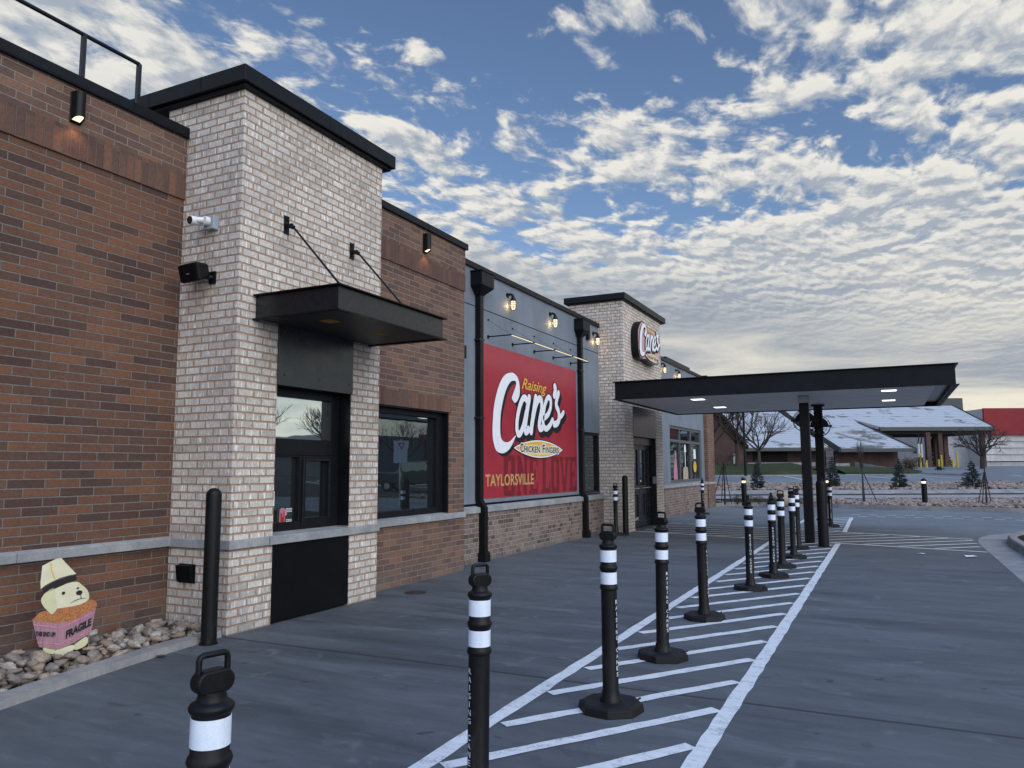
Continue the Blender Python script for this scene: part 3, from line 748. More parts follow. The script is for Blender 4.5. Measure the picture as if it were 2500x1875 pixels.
mb.poly([(X+.0015, y, z) for y, z in ((6.11,.945),(6.165,.945),(6.165,1.06),(6.15,1.06),(6.148,.985),(6.125,1.05),(6.11,1.045))], 2)
for z0, w_ in ((1.082,.085),(1.067,.085),(1.052,.08),(.968,.075),(.953,.085)):
    for s in range(5): q(mb, 6.19+.018*s, 6.19+.018*s+.014, z0, z0+.008, 1, X+.001)
sub(mb, 'shirt_poster', [M['rose'], M['white_ink'], M['sign_red'], M['leafprint']], w2)
mb = MB()
for j, z0 in enumerate((.985,.967,.949,.931)):
    for s in range(3 if j % 2 == 0 else 4): q(mb, 5.9+.03*s, 5.9+.03*s+.022, z0, z0+.007, 0)
sub(mb, 'opening_hours', [M['white_ink']], w2)
for bx in ((-5.3605,-5.3585,6.396,6.404,5.225,5.386), (-5.954,-5.946,5.1435,5.1455,5.225,5.386), (-6.704,-6.696,5.1435,5.1455,5.225,5.386), (-6.1855,-6.1835,3.096,3.104,4.84,4.936), (-6.1855,-6.1835,4.596,4.604,4.84,4.936), (-5.6605,-5.6585,8.896,8.904,4.84,4.936)):
    MB().box(*bx).build('coping_seam', M['black_matt'], B)
# brick wall right of the pier
wall('brick_wall', -5.71, 7.5, 10.02, -.02, 4.19, M['brick_tan'], [(7.6, 9.575, .85, 2.305)])
mb = MB(); mb.box(-5.93, -5.695, 7.5, 10.02, 4.45, 4.84, 0); mb.box(-5.93, -5.693, 7.5, 10.022, 4.19, 4.45, 1); mb.build('brick_frieze', [M['brick_tan'], M['brick_soldier']], B)
MB().box(-5.712, -5.704, 7.6, 9.63, 2.306, 2.51).build('brick_lintel', M['brick_soldier'], B)
MB().box(-7.0, -5.66, 7.5, 10.06, 4.84, 4.935).build('coping', M['coping'], B, bevel=.006)
mb = MB(); e = [7.525, 8.71, 9.578, 10.03]
for i, (a, b) in enumerate(zip(e, e[1:])):
    xo = -5.66 if i < 2 else -5.68
    mb.prism([(-5.9,a,.772),(xo,a,.772),(xo,b-.004,.772),(-5.9,b-.004,.772)], [(-5.9,a,.872),(xo,a,.85),(xo,b-.004,.85),(-5.9,b-.004,.872)])
mb.build('sill', M['sill'], B, bevel=.005)
mb = MB().box(-5.86, -5.72, 9.555, 9.575, .87, 2.305).box(-5.86, -5.72, 7.6, 9.555, 2.285, 2.305); mb.build('window_reveal', M['frame'], B)
window((7.62, 9.555), (.872, 2.285), -5.8, 'picture_window', frame=.07, fr=(.07,.17,.075,.075))
# brick base, sill and blue grey panels
wall('brick_base', -5.99, 10.02, 17.05, -.02, .775, M['brick_base'])
mb = MB(); e = [10.02, 10.9, 11.98, 13.06, 14.14, 15.22, 16.3, 17.05]
for a, b in zip(e, e[1:]): mb.prism([(-6.06,a+.003,.776),(-5.955,a+.003,.776),(-5.955,b-.003,.776),(-6.06,b-.003,.776)], [(-6.06,a+.003,.885),(-5.955,a+.003,.862),(-5.955,b-.003,.862),(-6.06,b-.003,.885)])
mb.build('sill', M['sill'], B, bevel=.005)
wall('panel_wall', -6.06, 9.9, 17.1, .92, 4.172, M['stucco'], [(15.8, 17.1, .93, 2.29)])
wall('panel_wall', -6.06, 9.9, 17.1, 4.188, 4.81, M['stucco'])
MB().box(-6.2, -6.075, 9.9, 17.1, 4.172, 4.188).box(-6.2, -6.063, 9.9, 15.8, .885, .92).build('shadow_gap', M['black_matt'], B)
MB().box(-6.4, -6.02, 9.9, 17.12, 4.81, 4.905).build('coping', M['coping'], B, bevel=.006)
window((15.8, 17.05), (.905, 2.29), -6.08, 'side_window', frame=.06, fr=(.06,.1,.06,.06))
MB().box(-6.12, -6.0, 16.22, 16.36, 4.4, 4.62).build('wall_box', M['black'], B, bevel=.005)
# entrance tower of white brick
wall('white_tower', -5.45, 17.06, 20.38, -.02, 5.445, M['brick_white'], [(17.72, 19.7, -.02, 2.96)], X2=-6.8)
MB().box(-6.9, -5.36, 16.97, 20.66, 5.445, 5.59).box(-6.86, -5.4, 17.0, 20.6, 5.42, 5.445).build('coping', M['coping'], B, bevel=.006)
mb = MB(); mb.box(-5.52, -5.44, 17.715, 19.705, 2.235, 2.965); mb.build('door_panel', M['charcoal'], B, bevel=.003)
mb = MB(); mb.box(-5.8, -5.46, 17.7, 17.722, 0, 2.24); mb.box(-5.8, -5.46, 19.69, 19.705, 0, 2.24); mb.box(-5.8, -5.56, 17.722, 19.69, 2.05, 2.235); mb.build('door_frame', M['charcoal'], B)
def door(y0, y1):
    mb = MB(); X = -5.62; st = .09
    mb.box(X-.05, X, y0, y0+st, .02, 2.05); mb.box(X-.05, X, y1-st, y1, .02, 2.05); ym = (y0+y1)/2
    for z0, z1 in ((.02,.28),(.82,1.05),(1.93,2.05)): mb.box(X-.05, X, y0+st, y1-st, z0, z1)
    mb.box(X-.05, X, ym-.03, ym+.03, .28, .82); mb.box(X-.05, X, ym-.03, ym+.03, 1.05, 1.93)
    mb.box(X-.04, X-.025, y0+st, y1-st, .28, .82)
    d = mb.build('entrance_door', M['charcoal'], B, bevel=.004)
    g = MB(); g.poly([(X-.03, y0+st, 1.05), (X-.03, y1-st, 1.05), (X-.03, y1-st, 1.93), (X-.03, y0+st, 1.93)]); sub(g, 'glass', M['glass'], d)
    hb = MB(); hb.tube([(X+.05, y0+.12, .98), (X+.05, y1-.12, .98)], .014, 8); hb.tube([(X, y0+.14, .98), (X+.05, y0+.14, .98)], .01, 6); hb.tube([(X, y1-.14, .98), (X+.05, y1-.14, .98)], .01, 6); sub(hb, 'handle', M['galv'], d)
    return d
d1 = door(17.74, 18.68); d2 = door(18.7, 19.64)
for d, word, y0, y1 in ((d1, 'ONE', 17.88, 18.14), (d1, 'LOVE', 18.26, 18.54)):
    vs, fs = fit(text2d(word, 1, .02), y0, y1, .2, .27); sub(MB().add([(-5.617, u, v) for u, v in vs], fs), 'lettering', M['white_ink'], d)
MB().box(-5.55, -5.44, 19.66, 19.71, 1.07, 1.25).build('keypad', M['galv'], B, bevel=.004)
# wall beyond the tower
wall('brick_base', -5.99, 20.38, 28.4, -.02, .862, M['brick_base'])
MB().prism([(-6.06,20.38,.864),(-5.95,20.38,.864),(-5.95,28.42,.864),(-6.06,28.42,.864)], [(-6.06,20.38,.96),(-5.95,20.38,.95),(-5.95,28.42,.95),(-6.06,28.42,.96)]).build('sill', M['sill'], B, bevel=.005)
wall('panel_wall', -6.06, 20.3, 28.45, .96, 4.74, M['stucco'], [(23.5, 27.97, 1.0, 2.8)])
MB().box(-6.5, -6.02, 20.3, 28.5, 4.74, 4.84).build('coping', M['coping'], B, bevel=.006)
MB().box(-7.6, -6.25, 23.9, 27.05, 4.84, 4.93).box(-7.65, -6.2, 23.85, 27.1, 4.93, 5.01).build('parapet_block', M['coping'], B, bevel=.006)
W4 = window((23.5, 27.97), (1.0, 2.8), -6.1, 'triple_window', frame=.09, vbars=(24.97, 26.5), hbars=(2.33,), fm='alum')
X = -6.1-.056+.003; mb = MB()
mb.poly([(X,y,z) for y,z in ((24.25,1.1),(24.75,1.1),(24.72,1.45),(24.62,1.72),(24.55,1.78),(24.56,2.02),(24.44,2.02),(24.45,1.78),(24.36,1.68),(24.26,1.4))], 0)
sub(mb, 'bottle_print', [M['rose']], W4)
mb = MB(); mb.poly([(X,y,z) for y,z in ((25.5,1.09),(26.2,1.09),(26.2,1.4),(26.1,1.5),(25.6,1.5),(25.5,1.42))], 0); mb.poly([(X+.002,y,z) for y,z in ((25.78,1.5),(25.86,1.5),(25.86,2.0),(25.78,2.0))], 1); mb.poly([(X,y,z) for y,z in ((25.7,2.0),(25.98,2.0),(25.92,2.25),(25.76,2.25))], 1)
sub(mb, 'brush_print', [M['tan'], M['white_ink']], W4)
mb = MB(); mb.poly([(X, 27.22+.3*math.cos(a*.4)*.8, 1.78+.5*math.sin(a*.4)) for a in range(16)], 2); mb.poly([(X+.002, 27.24+.24*math.cos(a*.52), 1.5+.2*math.sin(a*.52)) for a in range(12)], 0); mb.poly([(X+.002,y,z) for y,z in ((27.05,1.78),(27.42,1.78),(27.38,2.12),(27.08,2.12))], 1)
sub(mb, 'round_poster', [M['gold_ink'], M['white_ink'], M['leafprint']], W4)
mb = MB(); mb.box(-6.3, -5.93, 28.4, 29.6, -.02, .862, 1); mb.box(-6.3, -5.93, 28.4, 29.6, .95, 4.74, 0); mb.box(-6.3, -5.9, 28.38, 29.63, .862, .95, 2)
mb.build('brick_pier', [M['brick_tan'], M['brick_tan'], M['sill']], B)
MB().box(-6.5, -5.88, 28.36, 29.66, 4.74, 4.86).build('coping', M['coping'], B)
# roof, rear and dark inside
MB().box(-16, -6.45, -1.0, 29.6, 4.0, 4.3).box(-16, -15.8, -1.0, 29.6, 0, 4.0).box(-15.8, -6.5, 29.4, 29.6, 0, 4.0).box(-15.8, -6.5, -1.0, -.8, 0, 4.0).build('roof', M['charcoal'], B)

# ------------------------------------------------------------------ things fixed to the restaurant
A = thing('window_awning', 'black flat steel awning held by two tie rods above the pick-up window', 'awning', (-5.45, 6.38, 2.93))
MB().box(-5.45, -4.44, 5.47, 5.49, 2.945, 3.17).box(-4.46, -4.44, 5.49, 7.28, 2.945, 3.17).box(-5.45, -4.44, 7.28, 7.3, 2.945, 3.17).build('fascia', M['charcoal'], A, bevel=.002)
mb = MB(); mb.box(-5.45, -4.4, 5.43, 7.34, 3.17, 3.182); mb.box(-4.62, -4.49, 5.52, 7.24, 3.182, 3.205)
for a in ((-5.45,-4.4,5.43,5.49),(-5.45,-4.4,7.28,7.34),(-4.46,-4.4,5.49,7.28)): mb.box(*a, 2.933, 2.945)
mb.build('flange', M['black'], A)
MB().box(-5.45, -4.46, 5.49, 7.28, 2.946, 2.96).build('soffit', M['wood'], A)
for y in (5.89, 6.71):
    MB().box(-4.95, -4.81, y-.075, y+.075, 2.9425, 2.9465).build('downlight', M['glow_dim'], A)
for y0, y1 in ((5.854, 5.62), (6.928, 6.66)):
    mb = MB().box(-5.45, -5.438, y0-.035, y0+.035, 3.9, 4.09); mb.box(-5.44, -5.36, y0-.012, y0+.012, 3.96, 4.0)
    mb.tube([(-5.40, y0, 3.98), (-5.345, y0-.002, 3.955)], .022, 8); mb.tube([(-5.345, y0-.002, 3.955), (-4.53, y1, 3.2)], .011, 8)
    for dz in (-.06, .06): mb.box(-5.44, -5.43, y0-.012, y0+.012, 3.995+dz-.012, 3.995+dz+.012)
    mb.build('tie_rod', M['black'], A, smooth=False)

def point_light(name, loc, e, col, parent, r=.03, spot=None):
    l = bpy.data.lights.new(name, 'SPOT' if spot else 'POINT'); l.energy = e; l.color = col; l.shadow_soft_size = r
    if spot: l.spot_size = rad(spot); l.spot_blend = .6
    o = bpy.data.objects.new(name, l); COL.objects.link(o); o.parent = parent; o.location = Vector(loc) - parent.location
    return o
def wedge_sconce(X, y, label, e=2.2):
    z0, z1 = 4.5, 4.765; r = .047
    t = thing('wall_light', label, 'wall light', (X, y, z0), 'downlights on the brick walls')
    MB().box(X, X+.012, y-.05, y+.05, z0-.005, z1+.003).build('back_plate', M['black'], t, bevel=.003)
    prof = [(X+.012, y-r), (X+.055, y-r)] + [(X+.055+r*math.sin(a), y-r*math.cos(a)) for a in [math.pi*i/12 for i in range(1, 12)]] + [(X+.055, y+r), (X+.012, y+r)]
    # slanted lower mouth
    bot = [(x, yy, z0+.0+.42*max(0, (x-X-.012))) for x, yy in prof]; top = [(x, yy, z1-.0) for x, yy in prof]
    mb = MB(); n = len(prof); mb.add(bot+top, [list(range(n, 2*n))] + [(i, (i+1) % n, n+(i+1) % n, n+i) for i in range(n)]); mb.build('housing', M['black'], t, smooth=True)
    MB().poly([(X+.012+(x-X-.012)*.86, y+(yy-y)*.84, zz+.018) for x, yy, zz in bot]).build('lens', M['glow_warm'], t)
    point_light('lamp', (X+.07, y, z0-.015), e, (1, .5, .22), t, .03, 120)
    return t
wedge_sconce(-6.213, 4.05, 'black wedge wall light on the nearest brown brick wall, under its roof edge')
wedge_sconce(-5.693, 8.86, 'black wedge wall light on the brick wall beyond the white pier')
def jar_sconce(y, label, X=-6.06, z=4.61, e=1.6):
    t = thing('wall_light', label, 'wall light', (X, y, z), 'caged jar lights'); cx = X+.12
    mb = MB(); mb.tube([(X+.001, y, z), (X+.018, y, z)], .048, 16); mb.tube([(X+.01, y, z), (X+.06, y, z+.012), (X+.1, y, z-.002), (X+.118, y, z-.04), (X+.12, y, z-.075)], [.022,.022,.024,.03,.034], 10)
    mb.build('arm', M['black'], t, smooth=True)
    MB().lathe([(.0001,z-.06),(.034,z-.062),(.05,z-.085),(.054,z-.1),(.054,z-.122),(.0001,z-.122)], cx, y, 18).build('cap', M['black'], t, smooth=True)
    MB().lathe([(.042,z-.122),(.042,z-.235),(.034,z-.262),(.018,z-.277),(.0001,z-.282)], cx, y, 16).build('jar', M['glow_warm'], t, smooth=True)
    mb = MB()
    for zz in (-.155,-.19,-.225,-.25): mb.torus((cx, y, z+zz), (0,0,1), .05 if zz > -.24 else .046, .0035, 18, 5)
    for k in range(6):
        a = math.pi*k/3; c, s = math.cos(a), math.sin(a)
        mb.tube([(cx+.05*c, y+.05*s, z-.12), (cx+.05*c, y+.05*s, z-.24), (cx+.035*c, y+.035*s, z-.275), (cx, y, z-.292)], .0035, 5)
    mb.build('cage', M['black'], t)
    point_light('lamp', (X+.06, y, z-.2), e, (1, .62, .25), t, .02)
    return t
for y, lab in ((12.2, 'nearest caged jar light on the grey wall, just right of the first downpipe'), (14.15, 'caged jar light midway along the grey wall between the two rain downpipes'), (16.69, 'caged jar light beyond the second downpipe, beside the white tower'), (22.67, 'caged jar light half hidden behind the white brick tower'), (24.45, 'caged jar light on the grey wall just above the canopy roof')):
    jar_sconce(y, lab)

def downpipe(y, label):
    t = thing('downpipe', label, 'downpipe', (-6.06, y, 0), 'black rain downpipes'); X = -6.06
    yl, yr = y-.215, y+.215
    mb = MB(); mb.box(X, X+.22, yl, yr, 4.5, 4.73); mb.box(X, X+.235, yl-.015, yr+.015, 4.73, 4.75)
    mb.prism([(X,y-.06,4.36),(X+.1,y-.06,4.36),(X+.1,y+.06,4.36),(X,y+.06,4.36)], [(X,yl,4.5),(X+.22,yl,4.5),(X+.22,yr,4.5),(X,yr,4.5)]); mb.build('hopper', M['coping'], t, bevel=.004)
    a, b = y-.055, y+.055; mb = MB()
    mb.box(X+.004, X+.104, a, b, .985, 4.36)
    def sec(x0, z0, x1, z1): return [(x0,a,z0),(x1,a,z1),(x1,b,z1),(x0,b,z0)]
    mb.prism(sec(X+.075,.78,X+.185,.86), sec(X+.004,.985,X+.104,.985)); mb.prism([(X+.075,a,.1),(X+.185,a,.1),(X+.185,b,.1),(X+.075,b,.1)], sec(X+.075,.78,X+.185,.86))
    mb.build('pipe', M['black'], t, bevel=.006)
    MB().box(X+.07, X+.215, y-.085, y+.085, .0, .14).box(X+.075, X+.2, y-.07, y+.07, .14, .16).build('boot', M['black'], t, bevel=.008)
    mb = MB()
    for z in (3.6, 2.3): mb.box(X+.001, X+.108, a-.03, b+.03, z, z+.03)
    mb.build('strap', M['charcoal'], t)
downpipe(11.045, 'black rain downpipe with hopper head left of the red mural')
downpipe(15.705, 'black rain downpipe with hopper head right of the red mural')

L = thing('mural_light', 'slim lit bar on five thin arms above the red mural', 'light bar', (-6.06, 13.35, 3.73))
ay = [11.448, 12.4, 13.355, 14.3, 15.245]
for y in ay:
    MB().tube([(-6.06, y, 3.733), (-5.63, y, 3.733)], .011, 8).tube([(-6.058, y, 3.733), (-6.045, y, 3.733)], .035, 12).tube([(-6.055, y, 4.03), (-5.63, y, 3.745)], .0022, 4).tube([(-6.06, y, 4.03), (-6.04, y, 4.03)], .016, 8).build('arm', M['black'], L)
for a, b in zip(ay, ay[1:]):
    MB().box(-5.64, -5.62, a+.02, b-.02, 3.74, 3.752).build('bar', M['black'], L)
    MB().box(-5.635, -5.621, a+.06, b-.06, 3.73, 3.7395).build('light_strip', M['glow_bar'], L)

# ------------------------------------------------------------------ logo
LC = [(1.19,1.68),(1.3,1.74),(1.38,1.84),(1.39,1.96),(1.35,2.1),(1.26,2.18),(1.12,2.22),(0.99,2.21),(0.83,2.17),(0.68,2.08),(0.55,1.94),(0.44,1.76),(0.36,1.57),(0.32,1.36),(0.3,1.17),(0.31,1.02),(0.36,0.9),(0.43,0.81),(0.55,0.77),(0.67,0.76),(0.8,0.78),(0.95,0.84),(1.08,0.94),(1.22,1.09),(1.1,1.04),(1.0,0.99),(0.89,0.96),(0.76,0.96),(0.65,1.0),(0.6,1.09),(0.59,1.24),(0.61,1.43),(0.67,1.61),(0.76,1.79),(0.87,1.94),(1.01,2.05),(1.12,2.08),(1.21,2.08),(1.24,2.04),(1.21,1.97),(1.14,1.88),(1.07,1.79),(1.06,1.75),(1.11,1.71)]
STROKES = [[(1.74,1.72),(1.64,1.8),(1.52,1.78),(1.38,1.62),(1.28,1.4),(1.26,1.21),(1.32,1.12),(1.42,1.15),(1.55,1.3),(1.67,1.54)], [(1.8,1.82),(1.69,1.53),(1.62,1.3),(1.64,1.18),(1.75,1.22)],
    [(2.1,1.85),(2.0,1.56),(1.91,1.3),(1.88,1.19)], [(1.97,1.46),(2.1,1.7),(2.24,1.83),(2.37,1.81),(2.38,1.64),(2.27,1.38),(2.28,1.27),(2.4,1.28)],
    [(2.5,1.48),(2.7,1.57),(2.83,1.73),(2.82,1.87),(2.7,1.9),(2.56,1.77),(2.46,1.54),(2.45,1.36),(2.57,1.27),(2.75,1.33),(2.92,1.46)],
    [(3.05,2.15),(3.08,2.08),(3.02,1.97)], [(3.24,2.03),(3.14,1.88),(3.12,1.77),(3.23,1.66),(3.27,1.52),(3.16,1.41),(3.0,1.38)], [(3.24,1.55),(3.36,1.56),(3.5,1.65)]]
SW = [.128,.15,.15,.145,.118,.15,.14,.11]
def logo(emit, top=True):
    """emit(loop_or_vf, layer, height): hands out every flat shape of the sign writing"""
    shapes = [smooth_loop(LC, True, 4)] + [ribbon(s, w) for s, w in zip(STROKES, SW)]
    fat = [ribbon(s, w+.05) for s, w in zip(STROKES, SW)]
    cx = sum(p[0] for p in LC)/len(LC); cz = sum(p[1] for p in LC)/len(LC)
    C0 = shapes[0]; n = len(C0); outl = []
    for i in range(n):
        a, b = C0[i-1], C0[(i+1) % n]; dx, dy = b[0]-a[0], b[1]-a[1]; l = math.hypot(dx, dy) or 1; outl.append((C0[i][0]-dy/l*.03, C0[i][1]+dx/l*.03))
    h = 0
    for off in ((.1,-.085),(.075,-.064),(.05,-.042),(.025,-.021),(0,0)):
        for s in [outl] + fat:
            emit(flat_curve([[(x+off[0], y+off[1]) for x, y in s]]), 'black', h); h += 1
    for s in shapes: emit(flat_curve([s]), 'white', h); h += 1
    def lens(a, b, hh, z): return [(a+(b-a)*i/20, z+hh*math.sin(math.pi*i/20)**.8) for i in range(21)] + [(b-(b-a)*i/20, z-hh*math.sin(math.pi*i/20)**.8) for i in range(1, 20)]
    emit(flat_curve([lens(1.1,3.46,.185,.865)]), 'black', h); h += 1
    emit(flat_curve([lens(1.13,3.43,.168,.865)]), 'white', h); h += 1
    emit(flat_curve([lens(1.2,3.36,.145,.865)]), 'gold', h); h += 1
    emit(flat_curve([lens(1.32,3.24,.085,.825)]), 'pale', h); h += 1
    for o, col, w in ((.0, 'white', .06), (0, 'black', .022)):
        for word, a, b, big in (('C',1.39,1.53,.165),('HICKEN',1.55,2.28,.125),('F',2.4,2.52,.165),('INGERS',2.54,3.22,.125)):
            vs, fs = fit(text2d(word, 1, w), a-(.025 if col == 'white' else 0), b+(.025 if col == 'white' else 0), .79-(.018 if col == 'white' else 0), .79+big+(.018 if col == 'white' else 0)); emit((vs, fs), col, h); h += 1
    vs, fs = fit(text2d('Raising', 1, .012, .4), 1.47, 2.62, 1.9, 2.17, .0); emit((vs, fs), 'gold', h)
def plane_part(parent, X, u0, v0, k, dh, name, names, extra=None):
    groups = {}
    def emit(vf, col, h):
        vs, fs = vf; groups.setdefault(col, MB()).add([(X+dh*(h+1), u0+u*k, v0+v*k) for u, v in vs], fs)
    logo(emit)
    for col, mb in groups.items(): mb.build(names[col][0], M[names[col][1]], parent)
MU = thing('wall_mural', 'big red painted wall sign with white script, gold oval and town name', 'wall sign', (-6.055, 13.4, .99))
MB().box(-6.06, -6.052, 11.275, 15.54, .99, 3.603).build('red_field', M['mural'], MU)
plane_part(MU, -6.0512, 11.28, .99, 1.0, .00018, 'logo', dict(black=('logo_shadow','black_ink'), white=('logo_script','white_ink'), gold=('logo_gold','gold_ink'), pale=('oval_highlight','gold_pale')))
# slab letters, drawn as outlines
def slab(ch):
    if ch == 'O': return [[(.1,0),(.9,0),(1,.08),(1,.92),(.9,1),(.1,1),(0,.92),(0,.08)], [(.36,.14),(.36,.86),(.64,.86),(.64,.14)]]
    if ch == 'N': return [[(0,0),(.36,0),(.36,.1),(.29,.1),(.29,.62),(.66,0),(.9,0),(.9,.9),(1,.9),(1,1),(.62,1),(.62,.9),(.7,.9),(.7,.42),(.36,1),(0,1),(0,.9),(.09,.9),(.09,.1),(0,.1)]]
    if ch == 'E': return [[(0,0),(1,0),(1,.3),(.86,.3),(.82,.14),(.44,.14),(.44,.44),(.62,.44),(.64,.36),(.74,.36),(.74,.66),(.64,.66),(.62,.57),(.44,.57),(.44,.86),(.82,.86),(.86,.72),(1,.72),(1,1),(0,1),(0,.9),(.12,.9),(.12,.1),(0,.1)]]
    if ch == 'L': return [[(0,0),(1,0),(1,.34),(.86,.34),(.82,.14),(.46,.14),(.46,.9),(.6,.9),(.6,1),(0,1),(0,.9),(.13,.9),(.13,.1),(0,.1)]]
    return [[(.36,0),(.64,0),(.92,.9),(1,.9),(1,1),(.6,1),(.6,.9),(.7,.9),(.52,.26),(.34,.9),(.42,.9),(.42,1),(0,1),(0,.9),(.08,.9)]]
mb = MB(); dh = .0032
for ch, a, b in (('O',.74,1.2),('N',1.25,1.75),('E',1.79,2.2),('L',2.36,2.8),('O',2.84,3.26),('V',3.28,3.78),('E',3.8,4.22)):
    vs, fs = flat_curve(slab(ch)); mb.add([(-6.0516, 11.28+a+(b-a)*x, 1.0+.72*y) for x, y in vs], fs)
mb.build('background_lettering', M['mural_dark'], MU)
vs, fs = fit(text2d('TAYLORSVILLE', 1, .02, 0, 1.05), .06, 2.0, .195, .4); MB().add([(-6.0513, 11.28+u, .99+v) for u, v in vs], fs).build('town_lettering', M['gold_dull'], MU)

SG = thing('tower_sign', 'boxed restaurant sign with white script and pink face on the far white brick tower', 'sign', (-5.45, 18.2, 4.5))
OUTL = smooth_loop([(0.18,1.5),(.24,1.85),(.5,2.14),(.82,2.3),(1.2,2.3),(1.5,2.2),(2.1,2.18),(2.9,2.18),(3.3,2.2),(3.62,1.9),(3.66,1.5),(3.62,1.0),(3.3,.72),(2.7,.62),(2.0,.62),(1.4,.7),(.9,.66),(.45,.68),(.22,.95)], True, 4)
K = .572; U0, V0 = 17.57, 3.75
ou = [(U0+u*K, V0+v*K) for u, v in OUTL]
mb = MB(); mb.prism([(-5.45,u,v) for u,v in ou], [(-5.275,u,v) for u,v in ou]); mb.build('cabinet', M['black'], SG)
mb = MB(); ins = [(U0+1.9*K+(u-U0-1.9*K)*.965, V0+1.45*K+(v-V0-1.45*K)*.955) for u, v in ou]; mb.poly([(-5.273,u,v) for u,v in ins]); mb.build('face', M['pink_face'], SG)
plane_part(SG, -5.272, U0, V0, K, .0005, 'logo', dict(black=('logo_shadow','black_ink'), white=('logo_script','sign_white'), gold=('logo_gold','gold_ink'), pale=('oval_highlight','gold_pale')))

# ------------------------------------------------------------------ small things on and by the left wall
RL = thing('roof_railing', 'thin black steel guard rail along the roof edge above the nearest brick wall', 'railing', (-6.35, 2.0, 4.93))
MB().tube([(-6.35, -1.0, 5.42), (-6.35, 4.75, 5.42)], .02, 8).build('top_rail', M['charcoal'], RL)
for y in (-.1, 1.4, 2.9, 4.18, 4.75): MB().box(-6.368, -6.332, y-.018, y+.018, 4.85, 5.42).build('post', M['charcoal'], RL)
CM = thing('security_camera', 'white bullet security camera on a grey box high on the white pier', 'camera', (-5.8, 5.24, 3.87))
MB().box(-5.86, -5.735, 5.17, 5.24, 3.81, 3.94).build('junction_box', M['cam_grey'], CM, bevel=.006)
mb = MB(); mb.tube([(-5.80, 5.17, 3.885), (-5.81, 5.12, 3.885)], .045, 14); mb.tube([(-5.81, 5.12, 3.885), (-5.86, 5.06, 3.88)], .03, 12); mb.build('bracket', M['cam_white'], CM, smooth=True)
d = Vector((-.12, -.98, -.12)).normalized(); p = Vector((-5.865, 5.15, 3.885))
MB().tube([p, p+d*.01, p+d*.12, p+d*.13], [.03,.042,.044,.042], 18).build('body', M['cam_white'], CM, smooth=True)
MB().tube([p+d*.13, p+d*.134], .038, 18).build('lens', M['black_gloss'], CM)
SP = thing('loudspeaker', 'black outdoor loudspeaker tilted downwards on the side of the white pier', 'speaker', (-5.85, 5.24, 3.36))
def speaker(par, cx, cy, cz, nx):
    mb = MB(); fr = [(-.14,.0,-.1),(.14,.0,-.1),(.145,0,.088),(-.145,0,.088)]; bk = [(-.1,.17,-.065),(.1,.17,-.065),(.1,.17,.068),(-.1,.17,.068)]
    rot = Matrix.Rotation(rad(nx), 3, 'Z') @ Matrix.Rotation(rad(14), 3, 'X')
    tr = lambda L: [tuple(rot @ Vector(q) + Vector((cx, cy, cz))) for q in L]
    mb.prism(tr(fr), tr(bk)); mb.build('housing', M['plastic'], par, bevel=.025)
    gf = [(-.127,-.006,-.087),(.127,-.006,-.087),(.132,-.006,.075),(-.132,-.006,.075)]; MB().prism(tr(gf), tr([(x,.004,z) for x,_,z in gf])).build('grille', M['black_matt'], par, bevel=.003)
    MB().poly(tr([(-.02,-.008,-.02),(.02,-.008,-.02),(.02,-.008,-.012),(-.02,-.008,-.012)])).build('badge', M['cam_grey'], par)
    return rot, tr
speaker(SP, -5.885, 5.03, 3.36, -6)
MB().tube([(-5.88, 5.1, 3.36), (-5.82, 5.17, 3.34), (-5.78, 5.24, 3.34)], .022, 8).box(-5.82, -5.74, 5.22, 5.24, 3.28, 3.4).build('bracket', M['black'], SP)
SP2 = thing('loudspeaker', 'black loudspeaker on the grey wall, peeking out past the end of the brick wall', 'speaker', (-6.06, 10.3, 3.3))
MB().box(-6.06, -5.85, 10.14, 10.36, 3.2, 3.42).build('housing', M['plastic'], SP2, bevel=.03); MB().tube([(-6.06,10.25,3.3),(-5.98,10.25,3.3)], .03, 8).build('bracket', M['black'], SP2)
OB = thing('outlet_cover', 'square black weather cover low on the side of the white pier', 'outlet cover', (-5.97, 5.24, .53))
MB().prism([(-6.065,5.24,.45),(-5.875,5.24,.45),(-5.875,5.2,.45),(-6.065,5.2,.45)], [(-6.065,5.24,.605),(-5.875,5.24,.605),(-5.875,5.175,.605),(-6.065,5.175,.605)]).build('cover', M['black_matt'], OB, bevel=.006)
MB().box(-6.075, -5.865, 5.232, 5.24, .44, .615).build('back_plate', M['black'], OB)
def bollard(loc, h, label, r=.066):
    t = thing('bollard', label, 'bollard', loc, 'black steel bollards')
    prof = [(r,0),(r,h-r)] + [(r*math.cos(a), h-r+r*math.sin(a)) for a in [math.pi/2*i/8 for i in range(1, 8)]] + [(.0001, h)]
    MB().lathe(prof, 0, 0, 24).build('sleeve', M['plastic'], t, smooth=True, local=True)
    MB().lathe([(r+.012,.0),(r+.012,.012),(r,.014)], 0, 0, 24).build('collar', M['black'], t, local=True)
bollard((-5.35, 4.95, 0), 1.335, 'thick round topped black bollard at the corner of the stone bed')
bollard((-5.33, 16.62, 0), 1.32, 'round topped black bollard in front of the far white tower')
bollard((-1.17, 15.66, 0), 1.26, 'round topped black bollard standing beside the canopy columns', .095)

